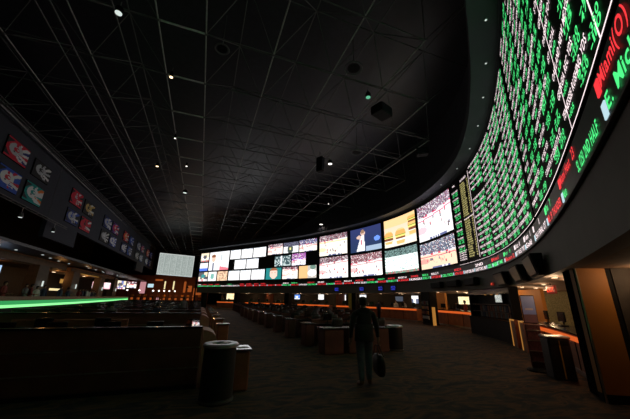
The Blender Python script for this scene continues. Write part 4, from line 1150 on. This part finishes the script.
# lit panels in the lounge
def lit_panel(name, c, d, m, label, cat='sign', frame='wood'):
    c = Vector(c); root = empty(name, c, label, cat)
    mb = MB(); mb.box(c, d, 0, bev=.02); mb.build('frame', K[frame], root)
    mb = MB(); mb.box(c+Vector((d[0]/2+.01, 0, 0)), (.02, d[1]*.93, d[2]*.86)); mb.build('lit_face', K[m], root)
lit_panel('light_box', (-19.8, 57.5, 3.55), (.1, 6.5, .7), 'yellow_panel', 'long yellow light box on the back wall right of the first lounge pillar')
lit_panel('light_box', (-19.8, 56, 2.3), (.1, 9, .35), 'cream_panel', 'low narrow cream light box under the yellow one')
lit_panel('lit_cornice_strip', (-15., 49.7, 4.25), (.1, 10.5, .06), 'yellow_panel', 'thin yellow light line under the shorter cornice', 'light')
def screen_x(c, w, h, fn, label, m='px', z_stem=4.3):
    return flat_screen('lounge_television', c, w, h, R(70), fn, label, 'screen', None, m, 14, 8, stem=z_stem)
screen_x((-15.6, 30.3, 3.2), 1.6, 1.2, lambda u, v: (.35, .5, .75) if v > .4 else (.7, .75, .85), 'blue television at the far left edge of the lounge')
screen_x((-15.3, 57.6, 3.15), 4.2, 1.0, lambda u, v: (1, .55, .6) if hashf(int(u*14), int(v*6)) > .5 else (1, .92, .95), 'wide pink and white screen deep in the lounge')
screen_x((-14.6, 66., 3.6), 3.4, 1.5, pic_mix(61), 'busy multicoloured screen deep in the lounge, right of the pink one')
screen_x((-14.2, 74., 3.9), 3.4, 1.3, pic_court(62), 'pale game screen deepest in the lounge')
for i, (y, z) in enumerate(((30.5, 4.21), (42.5, 4.1), (47., 4.22), (52., 4.22))):
    p_ = Vector((-16.2, y, z)); root = empty('lounge_downlight', p_, 'orange glowing downlight under the lounge cornice, %s from the camera' % ORD[i], 'light')
    mb = MB(); mb.lathe(p_-Vector((0, 0, .03)), [(.16, 0), (.16, .03)], 14); mb.build('lens', K['lamp_warm'], root)
    l_ = bpy.data.lights.new('lounge_lamp', 'POINT'); l_.energy = 26 if i else 30; l_.color = (1, .42, .12); l_.shadow_soft_size = .2
    o = bpy.data.objects.new('lounge_lamp', l_); COL.objects.link(o); o.parent = root; o.location = (0.3, 0, -.45)
rl = random.Random(33)
for i in range(16):
    y = 24+i*2.6; x = -12.9-rl.random()*1.2
    p_ = Vector((x, y, 4.905)); mb = MB(); mb.lathe(p_-Vector((0, 0, .03)), [(.09, 0), (.09, .03)], 12)
    tag(mb.build('ceiling_light', K['lamp_dim']), 'tiny pin light in the dark ceiling before the lounge cornice', 'light', 'pin lights before the lounge cornice')

# ------------------------------------------------------------------ far casino end under the sheet display
mb = MB(); mb.box((-8.3, 79.6, 3.2), (20, .3, 6.4)); struct(mb.build('wall_casino', K['brownwall']))
for i, (x, z, w, h, m, lab) in enumerate((
  (-12.9, 3.5, 1.2, 2.6, 'pink_panel', 'pinkish lit casino sign, leftmost at the far end'), (-11.3, 4.0, 1.2, .8, 'e_cyan', 'small pale blue lit casino sign at the far end'),
  (-8.3, 4.2, .3, 1.8, 'cream_panel', 'tall cream lit casino sign at the far end under the sheet display'), (-6.4, 4.2, .3, 2., 'cream_panel', 'tall pale yellow lit casino sign in the middle under the sheet display'),
  (-3.9, 3.9, .5, 2.6, 'rust_glow', 'tall orange lit casino sign, left of the orange pair'), (-2.7, 3.5, .9, 1.5, 'rust_glow', 'orange lit casino sign, right of the orange pair'),
  (-9.7, 5.35, 1.6, .4, 'rust_glow', 'flat orange lit casino header sign'), (-.9, 2.9, 1.8, 1.6, 'rust_glow', 'orange brown lit casino panel beside the end of the display wall'))):
    c = Vector((x, 79.35, z)); root = empty('casino_sign', c, lab, 'sign')
    mb = MB(); mb.box(c, (w+.2, .12, h+.2), 0, bev=.03); mb.build('frame', K['wood'], root)
    mb = MB(); mb.box(c-Vector((0, .08, 0)), (w, .04, h), 0, bev=.01); mb.build('lit_face', K[m], root)
for i, x in enumerate((-14.4, -12.2, -9.6, -8.5, -7.5, -6.5, -5.4)):
    c = Vector((x, 72., 2.75)); root = empty('globe_lamp', c, 'glowing globe lamp in the row at the far casino end', 'lamp', 'globe lamps at the far casino end')
    mb = MB(); mb.lathe(c, [(.04, -.14), (.14, -.09), (.18, 0), (.14, .1), (.05, .15)], 12); mb.build('globe', K['lamp_white'], root)
    mb = MB(); mb.tube((x, 72, 0), (x, 72, 2.63), .05, 6); mb.build('post', K['black'], root)
rsx = random.Random(44)
for i in range(12):
    x = -14+i*1.25; y = 75.5+rsx.random(); root = empty('slot_machine', (x, y, 0), 'glowing slot machine in the far casino row, %s from the left' % ORD[i], 'slot machine', 'slot machines at the far end')
    mb = MB(); mb.box((x, y, .75), (.7, .6, 1.5), bev=.04); mb.build('cabinet', K['black'], root)
    mb = MB(); mb.box((x, y-.31, 1.1), (.5, .03, .45)); mb.build('screen', K[rsx.choice(['rust_glow', 'brownwall', 'rust_glow', 'pink_panel'])], root)
    mb = MB(); mb.box((x, y-.05, 1.75), (.6, .3, .45), bev=.06); mb.build('topper', K[rsx.choice(['orangewall', 'rust_glow', 'brownwall'])], root)
for i, (x, y) in enumerate(((-8., 74.), (-3., 74), (0.5, 60), (2., 56.))):
    l_ = bpy.data.lights.new('casino_lamp', 'POINT'); l_.energy = 110 if i < 2 else 60; l_.color = (1, .45, .15); l_.shadow_soft_size = .3
    root = empty('pendant_lamp', (x, y, 3.6), 'warm pendant lamp over the far casino floor, %s from the left' % ORD[i], 'lamp')
    o = bpy.data.objects.new('casino_lamp', l_); COL.objects.link(o); o.parent = root; o.location = (0, 0, -.3)
    mb = MB(); mb.lathe((x, y, 3.5), [(.3, 0), (.3, .03), (.1, .25)], 16); mb.build('shade', K['black'], root)
    mb = MB(); mb.tube((x, y, 3.75), (x, y, 14.3), .015, 5); mb.build('cord', K['black'], root)

# ------------------------------------------------------------------ people
def skin_body(edges, rad, sub=1):
    """edges: dict name->(pos); returns baked mesh of one continuous skinned body"""
    names = list(rad.keys()); idx = {n: i for i, n in enumerate(names)}
    me = bpy.data.meshes.new('b'); me.from_pydata([rad[n][0] for n in names], [(idx[a], idx[b]) for a, b in edges], [])
    ob = bpy.data.objects.new('b', me); COL.objects.link(ob)
    md = ob.modifiers.new('s', 'SKIN'); md.use_smooth_shade = True
    for n in names:
        sv = me.skin_vertices[0].data[idx[n]]; r_ = rad[n][1]
        sv.radius = r_ if isinstance(r_, tuple) else (r_, r_); sv.use_root = (n == 'pelvis')
    s2 = ob.modifiers.new('u', 'SUBSURF'); s2.levels = sub; s2.render_levels = sub
    bpy.context.view_layer.update()
    out = bpy.data.meshes.new_from_object(ob.evaluated_get(bpy.context.evaluated_depsgraph_get()))
    bpy.data.objects.remove(ob); return out
def hand(rad, edges, side, wrist, down, fwd_, k, curl=.5):
    """five fingers and a thumb hanging below the wrist"""
    w = Vector(wrist); dn = Vector(down).normalized(); fw = Vector(fwd_).normalized(); inn = dn.cross(fw).normalized()*(1 if side > 0 else -1)
    p = 'LR'[side > 0]
    palm = w+dn*.05*k; rad[p+'palm'] = (tuple(palm), (.034*k, .018*k)); edges.append((p+'wrist', p+'palm'))
    for i, (o_, ln) in enumerate(((.03, .072), (.011, .082), (-.009, .077), (-.028, .06))):
        kn = palm+dn*.045*k+fw*o_*k; mid = kn+dn*ln*.5*k+inn*.012*curl*k; tip = mid+dn*ln*.42*k+inn*.035*curl*k
        for t_, q, r_ in (('k', kn, .0095), ('m', mid, .0085), ('t', tip, .007)): rad[p+'f%d' % i+t_] = (tuple(q), r_*k)
        edges += [(p+'palm', p+'f%dk' % i), (p+'f%dk' % i, p+'f%dm' % i), (p+'f%dm' % i, p+'f%dt' % i)]
    t0 = palm+fw*.035*k-dn*.01*k; t1 = t0+fw*.018*k+dn*.03*k+inn*.012*k; t2 = t1+dn*.028*k+inn*.012*k
    for t_, q, r_ in (('a', t0, .012), ('b', t1, .0105), ('c', t2, .0085)): rad[p+'t'+t_] = (tuple(q), r_*k)
    edges += [(p+'palm', p+'ta'), (p+'ta', p+'tb'), (p+'tb', p+'tc')]
def person(label, group=None, pose='stand', shirt='jacket', trousers='jeans', shoe='shoe', hair='hair', sub=1, cap=False):
    rad = {}; E_ = []
    def J(n, p, r_, par=None):
        rad[n] = (p, r_)
        if par: E_.append((par, n))
    J('pelvis', (0, 0, .95), (.15, .11)); J('belly', (0, .0, 1.08), (.15, .11), 'pelvis'); J('chest', (0, -.01, 1.28), (.17, .12), 'belly'); J('collar', (0, -.01, 1.43), (.11, .085), 'chest')
    J('neck', (0, .0, 1.51), .052, 'collar'); J('headlow', (0, .02, 1.58), (.062, .07), 'neck'); J('head', (0, .02, 1.66), (.075, .09), 'headlow'); J('crown', (0, .01, 1.715), (.055, .065), 'head')
    for sd, p in ((-1, 'L'), (1, 'R')):
        J(p+'shoulder', (sd*.19, -.01, 1.40), .062, 'collar')
        if pose == 'carry' and sd > 0:
            J(p+'elbow', (sd*.25, -.02, 1.14), .055, p+'shoulder'); J(p+'wrist', (sd*.285, .03, .90), .032, p+'elbow'); dn = (0, .05, -1)
        elif pose == 'phone' or pose == 'sit':
            J(p+'elbow', (sd*.25, .02, 1.13), .045, p+'shoulder'); J(p+'wrist', (sd*.17, .25, 1.08), .03, p+'elbow'); dn = (-sd*.3, 1, -.05)
        else:
            J(p+'elbow', (sd*.25, -.03, 1.13), .052, p+'shoulder'); J(p+'wrist', (sd*.26, .04, .89), .031, p+'elbow'); dn = (0, .1, -1)
        hand(rad, E_, sd, rad[p+'wrist'][0], dn, (0, 1, 0) if dn[2] < -.5 else (0, 0, 1), 1.05, .9 if pose == 'carry' and sd > 0 else .5)
        if pose == 'sit':
            J(p+'hip', (sd*.09, .03, .93), .085, 'pelvis'); J(p+'knee', (sd*.12, .46, .93), .062, p+'hip'); J(p+'ankle', (sd*.12, .44, .52), .042, p+'knee'); J(p+'heel', (sd*.12, .42, .47), .038, p+'ankle'); J(p+'toe', (sd*.13, .60, .455), (.042, .026), p+'heel')
        else:
            st = .0 if pose != 'carry' else (.05 if sd > 0 else -.06)
            J(p+'hip', (sd*.085, 0, .86), .098, 'pelvis'); J(p+'knee', (sd*.085, .02+st*.6, .50), .075, p+'hip'); J(p+'ankle', (sd*.085, st-.01, .12), .058, p+'knee'); J(p+'heel', (sd*.09, st-.03, .045), .040, p+'ankle'); J(p+'toe', (sd*.125, st+.14, .035), (.045, .03), p+'heel')
    me = skin_body(E_, rad, sub)
    for m in (K[shirt], K[trousers], K['skin'], K[shoe]): me.materials.append(m)
    hz = .0
    for pl in me.polygons:
        c = pl.center
        ishand = False
        for p in 'LR':
            w = Vector(rad[p+'wrist'][0]); q = Vector(rad[p+'palm'][0]); d_ = (q-w).normalized()
            if (c-w).dot(d_) > -.01 and (c-w).length < .26 and abs(c.x) > .09 and (c - w - d_*(c-w).dot(d_)).length < .1: ishand = True
        if ishand: k = 2
        elif c.z > 1.485: k = 2
        elif pose == 'sit': k = 0 if c.z > 1.0 or (c.y < -.02 and c.z > .98) else (3 if c.z < .51 else 1)
        else: k = 0 if c.z > .90 else (3 if c.z < .10 else 1)
        if pose == 'phone' and c.z > .9 and abs(c.x) > .1 and c.y > .25: k = 2
        pl.material_index = k; pl.use_smooth = True
    root = empty('person', (0, 0, 0), label, 'person', group)
    o = bpy.data.objects.new('body', me); COL.objects.link(o); o.parent = root
    # facial features, one mesh each
    mb = MB(); mb.lathe((0, .095, 1.615), [(.004, .03), (.012, .0), (.016, -.02)], 8); mb.build('nose', K['skin'], root)
    mb = MB(); mb.box((0, .093, 1.575), (.045, .01, .01), bev=.003); mb.build('mouth', K['redshirt'], root)
    for sd in (-1, 1):
        mb = MB(); mb.lathe((sd*.078, .01, 1.625), [(.008, -.03), (.014, 0), (.01, .028)], 8, sy=1.5); mb.build('ear', K['skin'], root)
        mb = MB(); mb.lathe((sd*.028, .098, 1.645), [(.004, -.006), (.009, 0), (.004, .006)], 8); mb.build('eye', K['hair'], root)
    mb = MB(); vs = []; n = 18
    prof = [(.03, 1.752), (.062, 1.738), (.084, 1.705), (.092, 1.665), (.09, 1.62), (.075, 1.565)]
    for j, (r_, z) in enumerate(prof):
        for i in range(n):
            t = 2*math.pi*i/n; fr = math.sin(t)   # +1 at the front
            zz = z if fr < .35 else max(z, 1.675); vs.append((r_*.93*math.cos(t), .012+r_*1.08*math.sin(t), zz))
    fs = [(j*n+i, (j+1)*n+i, (j+1)*n+(i+1) % n, j*n+(i+1) % n) for j in range(len(prof)-1) for i in range(n)]+[tuple(range(n))]
    mb.add(vs, fs); mb.build('hair', K[hair], root, smooth=True)
    # garment edges: collar and hem
    mb = MB(); n = 20
    for zz, rx, ry, h_ in ((1.475, .068, .066, .04),):
        mb.lathe((0, 0, zz), [(rx, 0), (rx*1.1, h_*.5), (rx*.98, h_)], n)
    mb.build('collar', K[shirt], root)
    return root
man = person('standing man in dark jacket and grey jeans seen from behind holding a black bag', pose='carry', sub=2)
# jacket skirt over the hips and a hood roll at the nape
mb = MB(); mb.lathe((0, -.005, .84), [(.186, 0), (.19, .02), (.18, .2), (.178, .34)], 28, sx=1.0, sy=.74); mb.build('jacket_hem', K['jacket'], man, smooth=True)
mb = MB(); mb.lathe((0, -.05, 1.43), [(.09, 0), (.125, .03), (.11, .075), (.06, .09)], 20, sy=.75); mb.build('hood', K['jacket'], man, smooth=True)
man.location = (3.36, 5.85, 0); man.rotation_euler = (0, 0, R(-14)); man.scale = (1.1, 1.08, .985)
Mz = Matrix.Rotation(R(-14), 3, 'Z'); hp = Vector((3.36, 5.85, 0))+Mz @ Vector((.285, .04, .775))
root = empty('duffel_bag', (hp.x, hp.y, .16), 'black duffel bag hanging from the right hand of the standing man', 'bag'); root.rotation_euler = (0, 0, 0)
a = R(-14); mb = MB(); c = Vector((hp.x+.03, hp.y, .36))
vs = []; n = 16
for j, (t, sc_) in enumerate(((-.22, .55), (-.2, .9), (-.1, 1), (.1, 1), (.2, .9), (.22, .55))):
    for i in range(n):
        q = 2*math.pi*i/n; v = Mz @ Vector((.085*sc_*math.cos(q)*(abs(math.cos(q))**-.25 if abs(math.cos(q)) > .05 else 1), t, .21*sc_*math.sin(q)*(abs(math.sin(q))**-.2 if abs(math.sin(q)) > .05 else 1))); vs.append(c+v)
mb.add(vs, [(j*n+i, j*n+(i+1) % n, (j+1)*n+(i+1) % n, (j+1)*n+i) for j in range(5) for i in range(n)]+[tuple(range(n-1, -1, -1)), tuple(5*n+i for i in range(n))]); mb.build('bag_body', K['bag'], root, smooth=True)
mb = MB()
for sx in (-.07, .07):
    mb.path([c+Mz @ Vector((sx, -.13, .17)), Vector((hp.x+sx*.25, hp.y-.04, .74)), Vector((hp.x+sx*.25, hp.y+.04, .74)), c+Mz @ Vector((sx, .13, .17))], .011, 6)
mb.build('handle', K['bag'], root)
# seated patrons in the lounge and clerks behind the counters
pA = person('x', pose='phone', shirt='greyshirt', shoe='black'); pB = person('x', pose='stand', shirt='whiteshirt', trousers='black', shoe='black'); pC = person('x', pose='phone', shirt='redshirt', trousers='jeans', shoe='black'); pD = person('x', pose='stand', shirt='navyshirt', trousers='black', shoe='black')
protos = [pA, pB, pC, pD]; up = [0, 0, 0, 0]; nm = ['grey', 'white', 'red', 'navy']
def put(k, loc, rz, label, group=None, sc=None):
    o = place(protos[k], up[k], loc, rz, label, group, 'person', sc); up[k] = 1; return o
rp = random.Random(8)
gl = 'lounge guests standing at the green bar'
for i in range(20):
    y = 17+i*1.75+rp.uniform(-.3, .3); k = rp.randrange(4); x = -9.3-(y-17)*.09-rp.random()*1.6
    if y > 30: x = min(x, -10.6-(y-30)*.16)
    put(k, (x, y, .55), R(-90)+rp.uniform(-.7, .7), '%s shirted guest on the raised lounge floor behind the green bar' % nm[k], gl+', %s shirts' % nm[k], rp.uniform(.94, 1.02))
put(1, W(33.15, 0, -2.4), ang(33.15)+R(180), 'white shirted clerk behind the counter left of the pillar, left one of two')
put(1, W(34.1, 0, -2.4), ang(34.1)+R(180), 'white shirted clerk behind the counter left of the pillar, right one of two')
put(3, W(33.9, 0, .6), ang(33.9), 'navy shirted customer standing at the counter before the two clerks')
for i, (s_, off, k) in enumerate(((39.4, -2.6, 3), (40.4, -2.4, 2), (41.3, -2.7, 0), (42.2, -2.4, 3), (40.9, -3.4, 1), (22.0, -2.4, 3), (12.0, -2.3, 0), (28., -2.4, 3), (36., -3., 2), (54.4, -2.4, 3))):
    put(k, W(s_, 0, off), ang(s_)+R(180)+rp.uniform(-.5, .5), '%s shirted clerk behind the counters, %s listed along the wall' % (nm[k], ORD[i]) if False else '%s shirted clerk standing %s' % (nm[k], ('behind the long orange lit counter, left end', 'behind the long orange lit counter, in red', 'behind the long orange lit counter, in grey', 'behind the long orange lit counter, right end', 'at the back of the long orange lit counter', 'behind the counter left of the standing man', 'behind the far counter under the white odds block', 'behind the counter hidden by the standing man', 'beside the magazine pillar at the back', 'behind the nearest counter under the olive wall')[i]))
for i, (x, y, k) in enumerate(((-3.2, 13.98, 0), (-1.6, 14.0, 3), (-.9, 19.5, 0))):
    put(k, (x, y if i != 3 else 13.9, 0), rp.uniform(-.4, .4), '%s shirted guest %s' % (nm[k], ('standing between the left desk rows, left one', 'standing between the left desk rows, right one', 'standing deeper among the left desk rows', 'standing at the left edge of the aisle', 'walking far down the middle aisle')[i]), None, .8 if i < 2 else .95)

# ------------------------------------------------------------------ world, camera, view
w = bpy.data.worlds.new('dark hall'); SC.world = w; w.use_nodes = True
w.node_tree.nodes['Background'].inputs[0].default_value = (.01, .01, .012, 1); w.node_tree.nodes['Background'].inputs[1].default_value = .0
cam = bpy.data.cameras.new('camera'); co = bpy.data.objects.new('camera', cam); COL.objects.link(co)
cam.sensor_width = 36; cam.lens = 288/630*36; cam.clip_start = .05; cam.clip_end = 300
P_, Ro, Yw = R(17.3), R(1.1), R(20.5)
fw = Vector((math.sin(Yw)*math.cos(P_), math.cos(Yw)*math.cos(P_), math.sin(P_)))
rt = Vector((math.cos(Yw), -math.sin(Yw), 0)); up_ = rt.cross(fw)
r2_ = rt*math.cos(Ro)+up_*math.sin(Ro); u2 = up_*math.cos(Ro)-rt*math.sin(Ro)
M4 = Matrix(((r2_.x, u2.x, -fw.x, 0), (r2_.y, u2.y, -fw.y, 0), (r2_.z, u2.z, -fw.z, 1.65), (0, 0, 0, 1)))
co.matrix_world = M4; SC.camera = co
SC.view_settings.view_transform = 'Standard'; SC.view_settings.look = 'None'; SC.view_settings.gamma = 1; SC.view_settings.use_curve_mapping = False
SC.view_settings.exposure = 0.
